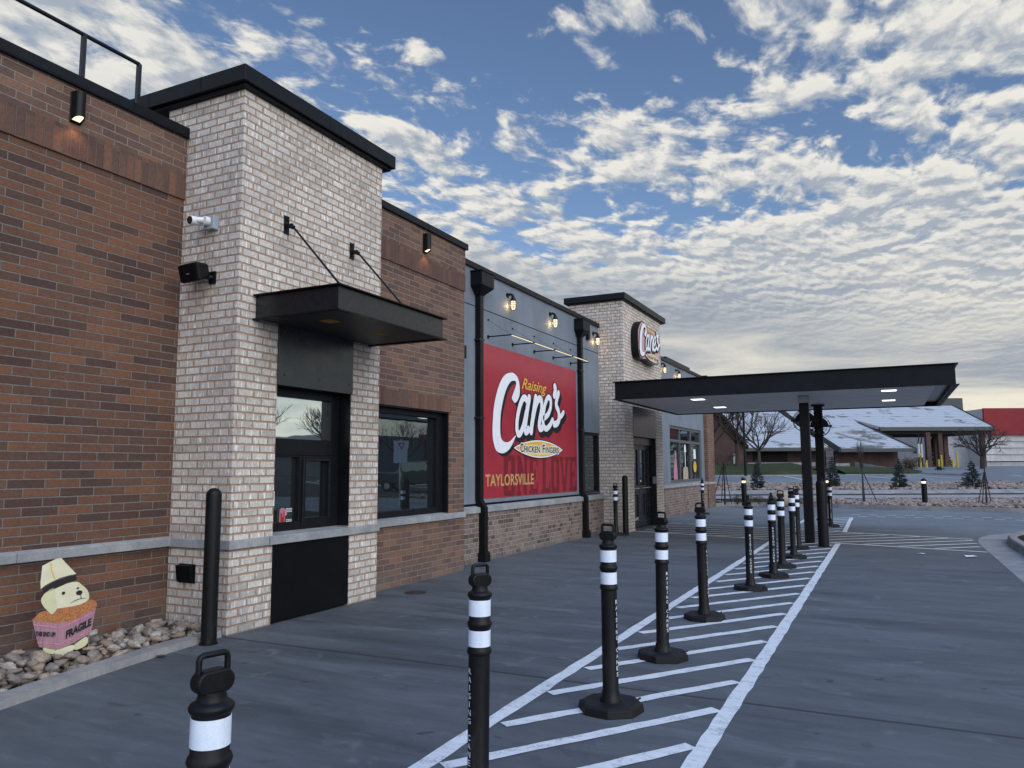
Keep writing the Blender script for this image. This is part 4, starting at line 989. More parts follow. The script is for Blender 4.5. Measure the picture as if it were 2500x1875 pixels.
# river stones: every one its own object
stones = []
for k in range(9):
    mb = MB(); rr = random.Random(k*13+5); ns = rr.random()*50
    sx, sy, sz = rr.uniform(.85,1.35), rr.uniform(.65,1.0), rr.uniform(.45,.72); nu, nv = 14, 9
    for i in range(nv+1):
        th = math.pi*i/nv
        for j in range(nu):
            ph = 2*math.pi*j/nu; v = Vector((math.sin(th)*math.cos(ph), math.sin(th)*math.sin(ph), math.cos(th)))
            q = 1 + .42*mnoise.noise(v*1.1+Vector((ns,0,0))) + .26*mnoise.noise(v*2.6+Vector((0,ns,0))) + .1*mnoise.noise(v*6+Vector((0,0,ns)))
            sq = max(abs(v.x), abs(v.y), abs(v.z)); q *= .86+.14/sq*.8 if k % 2 else 1.0
            mb.v.append((v.x*sx*q, v.y*sy*q, v.z*sz*q))
    for i in range(nv):
        for j in range(nu): mb.f.append([i*nu+j, (i+1)*nu+j, (i+1)*nu+(j+1) % nu, i*nu+(j+1) % nu]); mb.m.append(0)
    me = bpy.data.meshes.new('river_stone'); me.from_pydata(mb.v, [], mb.f); me.materials.append(M['stone']); me.polygons.foreach_set('use_smooth', [True]*len(me.polygons)); stones.append(me)
def in_bed(x, y):
    xi = None
    for (x0, y0), (x1, y1) in zip(BI, BI[1:]):
        if y0 <= y <= y1: xi = x0+(x1-x0)*(y-y0)/(y1-y0)
    return xi is not None and -6.2 < x < xi-.03
placed = []; tries = 0
while len(placed) < 290 and tries < 30000:
    tries += 1; y = R.uniform(3.0, 5.2); x = R.uniform(-6.2, -5.1); s = R.choice([.03,.036,.042,.048,.055,.066])
    if not in_bed(x, y): continue
    lay = 0; ok = True
    for (a, b, c, ll) in placed:
        dd = math.hypot(a-x, b-y)
        if dd < (c+s)*.78:
            if ll == 1: ok = False; break
            lay = 1
    if ok and (lay == 0 or R.random() < .12): placed.append((x, y, s, lay))
for x, y, s, lay in placed:
    o = bpy.data.objects.new('river_stone', R.choice(stones)); COL.objects.link(o)
    o.location = (x, y, .03+s*.35+lay*.05); o.scale = (s, s, s*R.uniform(.75,1.1)); o.rotation_euler = (R.uniform(-.35,.35), R.uniform(-.35,.35), R.random()*6.3)
    tag(o, 'rounded river stone lying in the narrow bed below the brick wall', 'stone', 'river stones in the bed by the wall')

mb = MB()
for i in range(900):
    y = R.uniform(2.2, 5.2); x = R.uniform(-6.2, -4.95)
    if in_bed(x, y): rock(mb, (x, y, .02), R.uniform(.012,.03))
for i in range(140):
    y = R.uniform(2.0, 3.02); x = R.uniform(-6.2, -4.95)
    if in_bed(x, y): rock(mb, (x, y, .035), R.uniform(.03,.06))
tag(mb.build('pebbles', M['stone']), kind='stuff', label='small pebbles filling the gaps between the river stones')

LIT = ((1.12, 14.9), (.42, 15.0), (-5.33, 4.45))
# flat cut-out yard sign
YS = thing('yard_sign', 'cut-out board of a cream puppy in a mauve crate wearing a lampshade hat', 'yard sign', (-5.78, 3.93, .075), rz=rad(-24)); YS.scale = (1, .91, 1)
def cut(name, pts, mat, lay, smooth=True, thick=.0015, par=None):
    P = [((x-580)*.00058, (1420-y)*.00058) for x, y in pts]
    if smooth: P = smooth_loop(P, True, 4)
    vs, fs = flat_curve([P]); n = len(vs); x1 = .004+lay*.0016
    mb = MB(); mb.add([(x1, u, v) for u, v in vs], fs)
    if lay == 0: mb.prism([(-.004,u,v) for u,v in P], [(x1-.0008,u,v) for u,v in P])
    return mb.build(name, mat, par or YS, local=True)
cut('foot', [(330,1280),(440,1290),(480,1340),(450,1375),(360,1350),(330,1320)], M['cream'], 0)
cut('foot', [(700,1310),(860,1210),(895,1260),(870,1320),(760,1360),(710,1345)], M['cream'], 0)
cut('foot', [(475,1340),(560,1320),(690,1290),(715,1345),(660,1390),(560,1420),(495,1410)], M['cream_lite'], 1)
cut('crate', [(168,915),(200,900),(520,960),(985,790),(930,1165),(520,1345),(265,1255)], M['crate'], 0, False)
for pts in ([(185,960),(520,1040),(965,885),(963,900),(520,1056),(188,975)], [(245,1195),(520,1250),(930,1125),(928,1138),(520,1264),(248,1208)], [(515,1050),(523,1050),(523,1255),(515,1255)]): cut('crate_line', pts, M['rose'], 2, False)
cut('crumb_heap', [(165,905),(205,870),(240,825),(320,805),(470,790),(700,770),(880,720),(950,740),(990,790),(960,850),(880,880),(800,915),(740,950),(690,955),(650,985),(560,965),(490,985),(430,970),(330,945),(250,935)], M['crumb'], 1)
cut('head', [(300,580),(430,530),(560,480),(700,465),(770,510),(850,590),(880,690),(840,740),(760,770),(640,785),(540,790),(460,790),(400,760)], M['cream_lite'], 2)
cut('ear', [(400,520),(300,580),(258,660),(290,740),(350,810),(400,858),(450,820),(468,760),(440,640),(425,560)], M['cream'], 3)
cut('ear', [(710,480),(790,530),(850,600),(880,690),(850,715),(820,640),(770,560)], M['cream'], 3)
cut('hat_band', [(262,520),(450,420),(690,368),(700,440),(560,480),(430,530),(300,580)], M['black_ink'], 3, False)
cut('hat', [(245,520),(236,430),(247,220),(330,180),(420,140),(485,135),(540,200),(690,360),(600,370),(480,395),(380,435),(290,480)], M['cream_lite'], 4, False)
cut('hat_seam', [(345,185),(355,182),(375,290),(425,405),(412,412),(362,300)], M['gold_ink'], 5, False)
def dot(name, cx, cy, rx, ry): cut(name, [(cx+rx*math.cos(a*.63), cy+ry*math.sin(a*.63)) for a in range(10)], M['black_ink'], 5)
dot('eye', 536, 598, 22, 21); dot('eye', 720, 550, 16, 13); dot('nose', 742, 612, 42, 32)
cut('mouth', [(762,640),(770,640),(773,685),(832,688),(832,693),(770,693),(700,712),(635,740),(633,735),(700,703),(765,686)], M['black_ink'], 5, False)
def ystext(body, x0, x1, yb, yt, slope):
    vs, fs = fit(text2d(body, 1, .05), (x0-580)*.00058, (x1-580)*.00058, (1420-yb)*.00058, (1420-yt)*.00058, slope); MB().add([(.0095, u, v) for u, v in vs], fs).build('lettering', M['black_ink'], YS, local=True)
ystext('FRAGILE', 600, 925, 1200, 1095, .42); ystext('THIS END UP!', 215, 465, 1115, 1052, -.17)
for u in (-.14, .19): MB().tube([(-.006, u, -.06), (-.006, u, .2)], .003, 6).build('stake', M['galv'], YS, local=True)

for nm, (x, y), sz, mk, lab in (('paper_scrap', LIT[0], .13, 'white_ink', 'flat white paper scrap on the pavement near the right hand island'), ('paper_scrap', LIT[1], .07, 'white_ink', 'tiny white paper scrap just below the crosswalk'), ('fallen_leaf', LIT[2], .05, 'leaf_brown', 'dry brown leaf at the low kerb by the nearest bollard')):
    mb = MB(); n = 9; pts = [(x+sz*R.uniform(.5,1)*math.cos(6.283*i/n), y+sz*R.uniform(.5,1)*math.sin(6.283*i/n), .006+R.uniform(0,.015)) for i in range(n)]; mb.v = pts + [(x, y, .02)]
    for i in range(n): mb.f.append([i, (i+1) % n, n]); mb.m.append(0)
    tag(mb.build(nm, M[mk]), lab, 'litter' if nm == 'paper_scrap' else 'leaf')

# ------------------------------------------------------------------ delineator posts
PD = thing('delineator_post', 'black delineator post with its octagonal foot nearest the camera, beside the first hatch bars', 'delineator post', (0, 0, 0), 'black drive-through delineator posts')
oc = [(.205*math.cos(rad(45*i+22.5)), .205*math.sin(rad(45*i+22.5))) for i in range(8)]
MB().prism([(x,y,0) for x,y in oc], [(x*.97,y*.97,.046) for x,y in oc]).prism([(x*.97,y*.97,.046) for x,y in oc], [(x*.86,y*.86,.056) for x,y in oc]).box(.06,.15,-.135,-.125,.05,.062).build('foot', M['rubber'], PD, bevel=.004, local=True)
r = .05
MB().lathe([(.07,.05),(.068,.07),(.058,.085),(.056,.11),(r,.125),(r,.73),(r+.006,.735),(r+.008,.748),(r+.004,.756),(r,.765),(r,.85),(r+.005,.856),(r+.009,.868),(r+.005,.88),(r,.886),(r,.985),(r+.005,.99),(r+.0085,.998),(r+.0085,1.004),(r+.004,1.011),(r-.004,1.015),(.0425,1.017),(.0395,1.02),(.037,1.03),(.036,1.042),(.0001,1.044)], 0, 0, 28).build('tube', M['plastic'], PD, smooth=True, local=True)
for z0 in (.768, .905): MB().lathe([(r,z0),(r+.0018,z0+.0005),(r+.0018,z0+.0725),(r,z0+.073)], 0, 0, 28).build('reflective_band', M['retro'], PD, smooth=True, local=True)
mb = MB(); pill = [(.031*math.cos(a) + (.023 if math.cos(a) > 0 else -.023), 1.066+.031*math.sin(a)) for a in [2*math.pi*i/20 for i in range(20)]]
mb.prism([(-.023,y,z) for y,z in pill], [(.023,y,z) for y,z in pill]); mb.build('grip_block', M['plastic'], PD, bevel=.006, local=True)
hp = [(0,-.041,1.085),(0,-.041,1.122),(0,-.038,1.131),(0,-.03,1.135),(0,.03,1.135),(0,.038,1.131),(0,.041,1.122),(0,.041,1.085)]
MB().tube(hp, .0085, 8).build('handle', M['plastic'], PD, smooth=True, local=True)
mb = MB(); z = .672
for ch in 'RAISING CANES':
    if ch != ' ':
        vs, fs = fit(text2d(ch, 1, .004), -.0028 if ch == 'I' else -.0105, .0028 if ch == 'I' else .0105, z-.0255, z)
        mb.add([((r+.0012)*math.sin(u/r), -(r+.0012)*math.cos(u/r), v) for u, v in vs], fs)
    z -= .0365
mb.build('lettering', M['retro'], PD, local=True)
kids = kidtree(PD)
POSTS = [((-1.64,1.53,-.125), -60, 'black delineator post closest to the camera, cut off by the bottom of the photo'),
 ((-1.76,3.22,-.09), -58, 'second delineator post from the camera, letters on its left edge, foot out of view'),
 ((-1.63,4.71,0), 62, 'delineator post with its whole octagonal foot nearest the camera, at the joint in the pavement'),
 ((-1.68,6.12,0), 52, 'delineator post in line just behind the nearest whole one'),
 ((-1.72,7.83,0), 72, 'delineator post standing on the painted left edge bars, below the canopy entrance door'),
 ((-1.6,9.9,0), 14, 'delineator post with white letters facing forward, handle edge-on, nearer of the two like it'),
 ((-1.49,11.15,0), 12, 'delineator post with letters facing forward, handle edge-on, overlapping the one behind it'),
 ((-1.5,12.2,0), 98, 'delineator post directly right of and behind the two that face forward'),
 ((-1.48,13.55,0), 62, 'delineator post second from the canopy column on its near side'),
 ((-1.55,14.98,0), 95, 'delineator post right beside the near canopy column'),
 ((-1.37,20.85,0), 14, 'delineator post beyond the canopy column bollard at the end of the far hatching'),
 ((-1.7,23.2,0), 30, 'farthest delineator post on the far hatching, mostly hidden by the bollard'),
 ((-5.37,24.7,0), 20, 'delineator post by the far end of the brick base wall'),
 ((-5.5,16.45,0), 70, 'delineator post by the side of the far white tower, beside a bollard')]
for i, (loc, th, lab) in enumerate(POSTS):
    a = math.atan2(-loc[1], -loc[0]) + rad(th) + math.pi/2
    if i == 0: PD.location = loc; PD.rotation_euler.z = a; PD['label'] = lab; o = PD
    else: o = dup(PD, loc, a, lab, kids)
    if i != 2: o.rotation_euler.x = rad(R.uniform(-.7,.7)); o.rotation_euler.y = rad(R.uniform(-.7,.7))

# ------------------------------------------------------------------ drive-through canopy
CY = thing('drive_through_canopy', 'flat black edged canopy over the drive-through lane on two black columns', 'canopy', (-1.47, 17.6, 0))
x0, x1, y0, y1, z0, z1 = -5.05, 1.12, 15.2, 20.45, 2.905, 3.27
MB().box(x0,x1,y0,y0+.05,z0,z1).box(x0,x1,y1-.05,y1,z0,z1).box(x0,x0+.05,y0+.05,y1-.05,z0,z1).box(x1-.05,x1,y0+.05,y1-.05,z0,z1).build('fascia', M['coping'], CY)
mb = MB()
for a in ((x0-.03,x1+.05,y0-.05,y0),(x0-.03,x1+.05,y1,y1+.05),(x1,x1+.05,y0,y1),(x0-.04,x0,y0,y1)): mb.box(*a, z0-.012, z0); mb.box(*a, z1-.012, z1+.004)
mb.build('flange', M['black'], CY)
MB().box(x0+.05,x1-.05,y0+.05,y1-.05,z1-.06,z1-.03).build('roof_deck', M['charcoal'], CY)
mb = MB(); mb.box(x0+.05,x1-.3,y0+.05,y1-.05,z0+.01,z0+.03,0); mb.box(x1-.3,x1-.05,y0+.05,y1-.05,z0+.09,z0+.11,1)
for i in range(1, 15): mb.box(x0+.06,x1-.31,y0+.05+.345*i-.004,y0+.05+.345*i+.004,z0+.0075,z0+.0098,1)
mb.build('soffit', [M['soffit'], M['galv']], CY)
for x, y in ((-3.53,16.1),(-3.54,18.5),(.075,15.95),(.07,18.35)):
    mb = MB(); mb.box(x-.17,x+.17,y-.17,y+.17,z0+.0035,z0+.0095,0); mb.box(x-.125,x+.125,y-.125,y+.125,z0-.004,z0+.003,1); mb.build('ceiling_light', [M['soffit'], M['glow_panel']], CY)
for y in (16.36, 18.9):
    mb = MB(); mb.box(-1.56,-1.38,y-.09,y+.09,0,2.76) if y < 17 else mb.box(-1.49,-1.31,y-.09,y+.09,0,2.86)
    c = mb.build('column', M['black'], CY, bevel=.012)
    mb = MB()
    if y < 17: mb.box(-1.57,-1.37,y-.1,y+.1,2.77,2.9,0)
    else: mb.box(-1.54,-1.26,y-.14,y+.14,2.87,2.9,0)
    k = mb.build('top_plate', M['galv'] if y < 17 else M['black'], None); k.parent = c
    for v in k.data.vertices: v.co -= CY.location
def fan(loc, aim, label):
    t = thing('drum_fan', label, 'fan', loc, 'black drum fans on the canopy columns', rz=aim); rr = .225
    mb = MB()
    for y in (-.09, .09):
        for q in (.06,.11,.16,rr): mb.torus((0,y,0), (0,1,0), q, .006 if q == rr else .003, 28, 5)
        for i in range(12): a = math.pi*i/6; mb.tube([(.03*math.cos(a), y, .03*math.sin(a)), (rr*math.cos(a), y, rr*math.sin(a))], .003, 4)
    for i in range(12): a = math.pi*i/6; mb.tube([(rr*math.cos(a), -.09, rr*math.sin(a)), (rr*math.cos(a), .09, rr*math.sin(a))], .004, 4)
    mb.build('guard', M['black'], t, local=True)
    for k in range(3):
        mb = MB(); vs = []
        for i in range(7):
            a = rad(120*k + i*11); tw = .045*(1-i/3)
            vs += [(.05*math.cos(a), tw*.6, .05*math.sin(a)), (.195*math.cos(a), tw, .195*math.sin(a))]
        mb.add(vs, [(2*i, 2*i+1, 2*i+3, 2*i+2) for i in range(6)]); mb.build('blade', M['charcoal'], t, local=True)
    mb = MB(); mb.tube([(0,-.05,0),(0,.12,0)], .055, 14); mb.build('motor', M['black'], t, local=True, smooth=True)
    mb = MB(); mb.box(-.26,.26,.08,.11,-.02,.02); mb.box(-.02,.02,.1,.25,-.03,.03); mb.build('bracket', M['black'], t, local=True)
fan((-1.5, 16.75, 2.43), math.pi, 'round black caged fan behind the near canopy column')
fan((-1.36, 18.55, 2.4), 0, 'round black caged fan in front of the far canopy column')

# ------------------------------------------------------------------ planting by the far kerb
def fthing(name, label, cat, lat, dep, z, group=None, rz=YAW): return thing(name, label, cat, FW(lat, dep, z), group, rz)
def grow(mb, p, d, L, r, depth, rr, spread=.55, up=.12, n=4, taper=.62):
    """branching twig system"""
    q = p + d*L*.5 + Vector((rr.uniform(-1,1), rr.uniform(-1,1), rr.uniform(-.3,.6)))*L*.07; e = p + d*L
    mb.tube([p, q, e], [r, r*.85, r*taper], n if depth > 1 else 3, cap=False)
    if depth == 0: return
    for k in range(rr.choice([2,3,3]) if depth > 1 else 3):
        dd = (d + Vector((rr.uniform(-1,1), rr.uniform(-1,1), rr.uniform(-.55,.75)))*spread + Vector((0,0,up))).normalized()
        s = p.lerp(e, rr.uniform(.55,1.0) if k else 1.0); grow(mb, s, dd, L*rr.uniform(.6,.82), r*taper, depth-1, rr, spread, up, n, taper)
def staked_sapling(lat, dep, z, h, label, seed, red=False, stakes=((-.45,.1),(.45,-.25),(.1,.5)), sh=1.1, erect=False, crownw=.3):
    t = fthing('staked_sapling', label, 'young tree', lat, dep, z, 'staked saplings by the far kerb'); rr = random.Random(seed)
    mb = MB(); mb.tube([(0,0,-.05),(.01,0,h*.3),(0,.01,h*.62)], [.035,.03,.018], 7); mb.build('trunk', M['bark_red' if red else 'bark'], t, local=True)
    mb = MB()
    for k in range(13 if not erect else 9):
        a = rr.uniform(0, 6.28); z0 = h*rr.uniform(.42,.62); tilt = .15 if erect else rr.uniform(.5,1.0)
        d = Vector((math.cos(a)*tilt, math.sin(a)*tilt, 1 if erect else rr.uniform(.25,.8))).normalized()
        grow(mb, Vector((0,0,z0)), d, h*(.2 if erect else .15), .009, 2, rr, .38 if not erect else .18, .15)
    mb.build('crown', M['twig'], t, local=True)
    for x, y in stakes:
        mb = MB(); mb.tube([(x,y,-.05),(x*.08,y*.08,sh)], .016, 6); mb.build('stake', M['stake'], t, local=True)
    mb = MB(); mb.torus((0,0,sh*.97), (0,0,1), .05, .012, 12, 5); mb.build('tie', M['stake'], t, local=True)
staked_sapling(7.97, 29, .13, 2.5, 'bare reddish young tree on three stakes by the building corner', 3, True, ((-.36,.5),(.36,.4),(0,.5)), 1.4)
staked_sapling(12.95, 28.5, .15, 2.35, 'bare upright young tree on stakes in the rock bed, left of a path light', 9, False, ((-.1,-.15),(.1,.1),(.48,-.1)), 1.1, True)
staked_sapling(16.93, 27.6, .12, 2.75, 'bare young tree on wide spread stakes at the right end of the rock bed', 21, False, ((-.5,-.3),(.48,.5),(.02,.3)), 1.15, True)
def spruce(lat, dep, z, h, r, label, seed, low=.06):
    t = fthing('blue_spruce', label, 'spruce', lat, dep, z, 'small blue spruces on the rock bank'); rr = random.Random(seed)
    MB().tube([(0,0,-.05),(0,0,h*.97)], [.05,.006], 7).build('trunk', M['bark'], t, local=True)
    mb = MB(); lev = 15
    for i in range(lev):
        f = i/(lev-1); zz = h*(low+(1-low)*f*.97); R0 = r*(1-f)**.85*rr.uniform(.85,1.1)+.02
        for k in range(int(17-8*f)):
            a = rr.uniform(0, 6.28); L = R0*rr.uniform(.65,1.12); d = Vector((math.cos(a), math.sin(a), rr.uniform(-.18,.3)))
            p = Vector((0,0,zz)); e = p+d*L
            for s in range(20):
                q = p.lerp(e, rr.uniform(.25,1)); w = rr.uniform(.035,.075)*(.75+.4*(1-f)); v = Vector((rr.gauss(0,1), rr.gauss(0,1), rr.gauss(0,.8))).normalized(); u = (d*1.2+Vector((rr.gauss(0,.5), rr.gauss(0,.5), rr.gauss(.2,.5)))).normalized()
                sd = u.cross(v).normalized()*w*.32
                mb.add([q-sd, q+sd, q+u*w*1.5], [(0,1,2)])
    mb.build('crown', M['needles'], t, local=True)
spruce(11.76, 37, .42, 1.42, .36, 'slim blue spruce beside the tall lamp pole', 1)
spruce(15.8, 38, .46, 1.5, .4, 'blue spruce just right of the canopy columns', 2)
spruce(18.58, 37, .42, 1.42, .4, 'blue spruce left of the freestanding path light', 3)
spruce(22.08, 37, .42, 1.28, .56, 'broad squat blue spruce behind the right hand staked sapling', 4)
def path_light(lat, dep, z, h, label):
    t = fthing('path_light', label, 'path light', lat, dep, z, 'black bollard path lights'); r = .095
    MB().lathe([(r,-.05),(r,h-.2),(r-.012,h-.195)], 0, 0, 20).build('post', M['black'], t, smooth=True, local=True)
    MB().lathe([(.07,h-.195),(.082,h-.12),(.03,h-.118),(.0001,h-.1)], 0, 0, 18).build('lens', M['glow_path'], t, smooth=True, local=True)
    MB().lathe([(r,h-.12)] + [(r*math.cos(a), h-.1+.09*math.sin(a)) for a in [math.pi/2*i/7 for i in range(7)]] + [(.0001,h-.01)], 0, 0, 20).build('dome', M['black'], t, smooth=True, local=True)
    mb = MB()
    for k in range(4): a = math.pi/2*k+.4; mb.tube([(r*.93*math.cos(a), r*.93*math.sin(a), h-.21), (r*.93*math.cos(a), r*.93*math.sin(a), h-.11)], .006, 5)
    mb.build('cage', M['black'], t, local=True)
path_light(8.55, 28.5, .12, .98, 'black path light in the shrub bed by the building corner')
path_light(11.62, 28.5, .14, .95, 'black path light partly hidden behind the canopy columns')
path_light(14.94, 28, .13, .93, 'black path light standing alone in the pink rock bed')
LP = fthing('lamp_pole', 'tall slim black lamp pole on a concrete base beyond the shrub bed', 'lamp pole', 12.72, 42, .6)
MB().lathe([(.24,-.1),(.24,.36),(.21,.39),(.0001,.39)], 0, 0, 20).build('base', M['kerb'], LP, local=True)
MB().tube([(0,0,.39),(0,0,5.4)], [.075,.055], 10).build('pole', M['black'], LP, local=True, smooth=True)
MB().box(-.04,.04,-.6,.1,5.36,5.44).box(-.14,.14,-.95,-.45,5.36,5.43).build('lamp_head', M['black'], LP, local=True)
bo = MB(); rr = random.Random(4); vs = []
for i in range(13):
    th = math.pi*i/12
    for j in range(20):
        ph = 2*math.pi*j/20; v = Vector((math.sin(th)*math.cos(ph), math.sin(th)*math.sin(ph), math.cos(th))); q = 1+.25*mnoise.noise(v*1.3)+.12*mnoise.noise(v*3.1); bo.v.append((v.x*.36*q, v.y*.3*q, v.z*.3*q+.12))
for i in range(12):
    for j in range(20): bo.f.append([i*20+j, (i+1)*20+j, (i+1)*20+(j+1) % 20, i*20+(j+1) % 20]); bo.m.append(0)
o = bo.build('boulder', M['stone'], smooth=True); o.location = FW(10.07, 29, .16); tag(o, 'rough pale boulder among the shrubs by the far kerb', 'boulder')
def shrub(lat, dep, z, rx, rz, mat, label, seed, n=420, leaf=.035, name='shrub', cat='shrub', group=None, ry=None):
    t = fthing(name, label, cat, lat, dep, z, group); rr = random.Random(seed); ry = ry or rx
    mb = MB()
    for k in range(9): a = rr.uniform(0,6.28); mb.tube([(0,0,-.03), (rx*.7*math.cos(a), ry*.7*math.sin(a), rz*rr.uniform(.6,1.2))], [.012*rz*2,.004], 4, cap=False)
    mb.build('stem', M['twig'], t, local=True)
    mb = MB()
    cl = [(Vector((rr.gauss(0,.42)*rx, rr.gauss(0,.42)*ry, rz*rr.uniform(.15,1.25))), rr.uniform(.18,.34)) for _ in range(26)]
    for k in range(n):
        c, s = rr.choice(cl); q = c+Vector((rr.gauss(0,s*rx*.8), rr.gauss(0,s*ry*.8), rr.gauss(0,s*rz*.8))); q.z = max(.01, q.z)
        u = Vector((rr.gauss(0,1), rr.gauss(0,1), rr.gauss(.3,1))).normalized(); v = u.orthogonal().normalized()*leaf*rr.uniform(.3,.5); u *= leaf*rr.uniform(.8,1.6)
        mb.add([q, q+u*.5+v, q+u, q+u*.5-v], [(0,1,2,3)])
    mb.build('foliage', M[mat], t, local=True)
shrub(8.3, 28.5, .14, .2, .24, 'leaf', 'bushy green shrub beside the left path light', 1)
shrub(8.72, 28.6, .14, .2, .22, 'leaf', 'low green shrub right of the left path light', 2)
shrub(9.15, 28.7, .14, .26, .2, 'leaf_brown', 'brown winter shrub between the path light and the boulder', 3)
shrub(9.55, 28.4, .14, .22, .18, 'leaf', 'low green shrub in front of the boulder', 4)
shrub(7.55, 29.3, .14, .26, .15, 'leaf_brown', 'low brown shrub at the foot of the reddish young tree', 5)
shrub(10.45, 28.2, .14, .22, .16, 'leaf', 'low green shrub right of the boulder', 6)

# ------------------------------------------------------------------ the bank across the street
BK_ = fthing('bank_building', 'low brown bank with broad snow dusted roofs and a drive-through canopy', 'bank', 29, 70, 1.2, rz=0)
def bp(mb, name, mat, **k): return mb.build(name, mat, BK_, **k)
def P(*pts): return [FW(*p) for p in pts]
def roof(pts, th=.3):
    mb = MB(); up = P(*pts); mb.prism([(x,y,z-th) for x,y,z in up], up); return mb
bp(roof([(21.2,69.5,3.22),(28.6,69.5,3.2),(26.6,77.5,7.35),(19.9,77.5,7.35)]), 'roof', M['snow'])
bp(roof([(29.25,68.5,3.12),(35.9,68.5,3.05),(33.6,74.5,5.75),(33.4,78.5,7.45),(27.2,78.5,7.45)]), 'roof', M['snow'])
bp(roof([(35.4,73.6,5.25),(46.2,73.6,5.25),(45.6,79,7.68),(30.5,79,7.6),(33.6,75.6,6.15)]), 'roof', M['snow'])
bp(roof([(46.0,84.5,5.25),(30,84.5,5.25),(30.5,79.05,7.6),(45.6,79.05,7.68)]), 'roof', M['snow'])
def fb(l0, l1, d, z0, z1, dd=.25): a = P((l0,d,z0),(l1,d,z0),(l1,d+dd,z0),(l0,d+dd,z0)); return a, [(x,y,z1) for x,y,_ in a]
for l0, l1, d, z0, z1 in ((21.1,28.7,69.3,2.88,3.17),(29.1,36.0,68.3,2.75,3.07),(35.3,46.35,73.35,4.85,5.2)):
    mb = MB(); mb.prism(*fb(l0,l1,d,z0,z1)); bp(mb, 'fascia', M['fascia'])
rk = lambda mb, a, b: mb.prism(P((a[0],a[1]-.2,a[2]-.45),(b[0],b[1]-.2,b[2]-.45),(b[0],b[1]+.1,b[2]-.45),(a[0],a[1]+.1,a[2]-.45)), P((a[0],a[1]-.2,a[2]+.03),(b[0],b[1]-.2,b[2]+.03),(b[0],b[1]+.1,b[2]+.03),(a[0],a[1]+.1,a[2]+.03)))
for ra, rb in (((29.2,68.4,3.1),(27.15,78,7.45)), ((46.25,73.5,5.2),(45.65,79,7.7)), ((35.95,68.4,3.03),(33.65,74.4,5.75))): bp(rk(MB(), ra, rb), 'rake_board', M['fascia'])
mb = MB(); mb.prism(*fb(21.6,28.6,71,1.2,3.0,.3)); mb.prism(*fb(29.4,35.15,70,1.2,2.9,.3)); mb.prism(*fb(26.8,29.6,72.5,1.2,3.4,.3)); bp(mb, 'wall', M['bank_wall'])
mb = MB(); mb.poly(P((26.4,72.4,3.4),(29.7,72.4,3.4),(27.2,76.5,7.2))); bp(mb, 'gable', M['bank_dark'])  # brown gable coloured dark: the recess's shadow is put into its colour
for l0, l1, d, z0, z1 in ((22.25,25.4,70.9,1.95,2.85),(27.6,28.5,72.4,1.3,2.6)):
    mb = MB(); mb.prism(*fb(l0,l1,d,z0,z1,.06)); bp(mb, 'window', M['black_matt'])
mb = MB(); mb.prism(*fb(28.2,29.4,67,1.0,1.75,.4)); mb.prism(P((29.4,66,1.0),(31.6,62,.9),(31.8,62,.9),(29.6,66.4,1.0)), P((29.4,66,1.85),(31.6,62,1.1),(31.8,62,1.1),(29.6,66.4,1.85))); mb.prism(*fb(21,27,68.5,1.5,1.85,.4)); bp(mb, 'planter_wall', M['kerb'])
mb = MB(); mb.prism(*fb(43,47.3,80,6,8.55,5)); bp(mb, 'roof_block', M['fascia'])
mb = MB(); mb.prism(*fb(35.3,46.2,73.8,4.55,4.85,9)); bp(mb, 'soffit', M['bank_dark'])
for l, d, z1 in ((38.85,71.5,4.6),(42.45,75,4.6),(41.25,73.8,4.9),(45.6,74.2,4.9),(45.4,82,4.6),(36.2,82,4.6)):
    mb = MB(); mb.prism(*fb(l-.2,l+.2,d,1.2,z1,.4)); bp(mb, 'column', M['bank_wall'])
for l, d, z1 in ((38.95,73.6,4.55),(39.55,74.2,4.55),(36.55,74,4.55),(36.9,74.5,4.55)):
    mb = MB(); x, y, _ = FW(l, d); mb.tube([(x,y,2.3),(x,y,3.6)], .12, 8, 0); mb.tube([(x,y,1.2),(x,y,2.3)], .09, 8, 1); mb.tube([(x,y,3.6),(x+.1,y,4.2),(x,y,z1)], .06, 6, 1); bp(mb, 'tube_line', [M['tubewhite'], M['black']])
# brown wing on the left
mb = MB(); mb.poly(P((16.2,66,1.4),(19.95,66,1.4),(19.95,66,3.2),(18.2,66,5.4),(16.2,66,6.6))); bp(mb, 'wing_wall', M['bank_wall'])
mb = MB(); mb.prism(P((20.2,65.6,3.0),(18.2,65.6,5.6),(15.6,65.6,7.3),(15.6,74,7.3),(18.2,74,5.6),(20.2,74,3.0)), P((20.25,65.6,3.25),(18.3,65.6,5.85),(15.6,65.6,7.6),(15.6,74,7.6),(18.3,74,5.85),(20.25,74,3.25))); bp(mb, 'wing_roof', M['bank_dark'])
mb = MB(); mb.prism(*fb(18.95,19.35,65.9,1.5,2.6,.06)); bp(mb, 'window', M['glass'])
for l, d, h in ((35.06,66,1.2),(36.62,66,.66),(37.03,66.3,1.05),(37.25,65,.7),(37.63,65,1.25),(36.05,67,.4),(37.86,66,.4),(38.2,66,.4),(40.32,66,.3),(36.33,67.4,.6)):
    t = fthing('safety_bollard', 'yellow steel bollard under the bank canopy', 'bollard', l, d, hgt(d), 'yellow bollards at the bank drive-through')
    MB().lathe([(.075,-.05),(.075,h),(.05,h+.05),(.0001,h+.06)], 0, 0, 10).build('sleeve', M['yellow'], t, local=True)
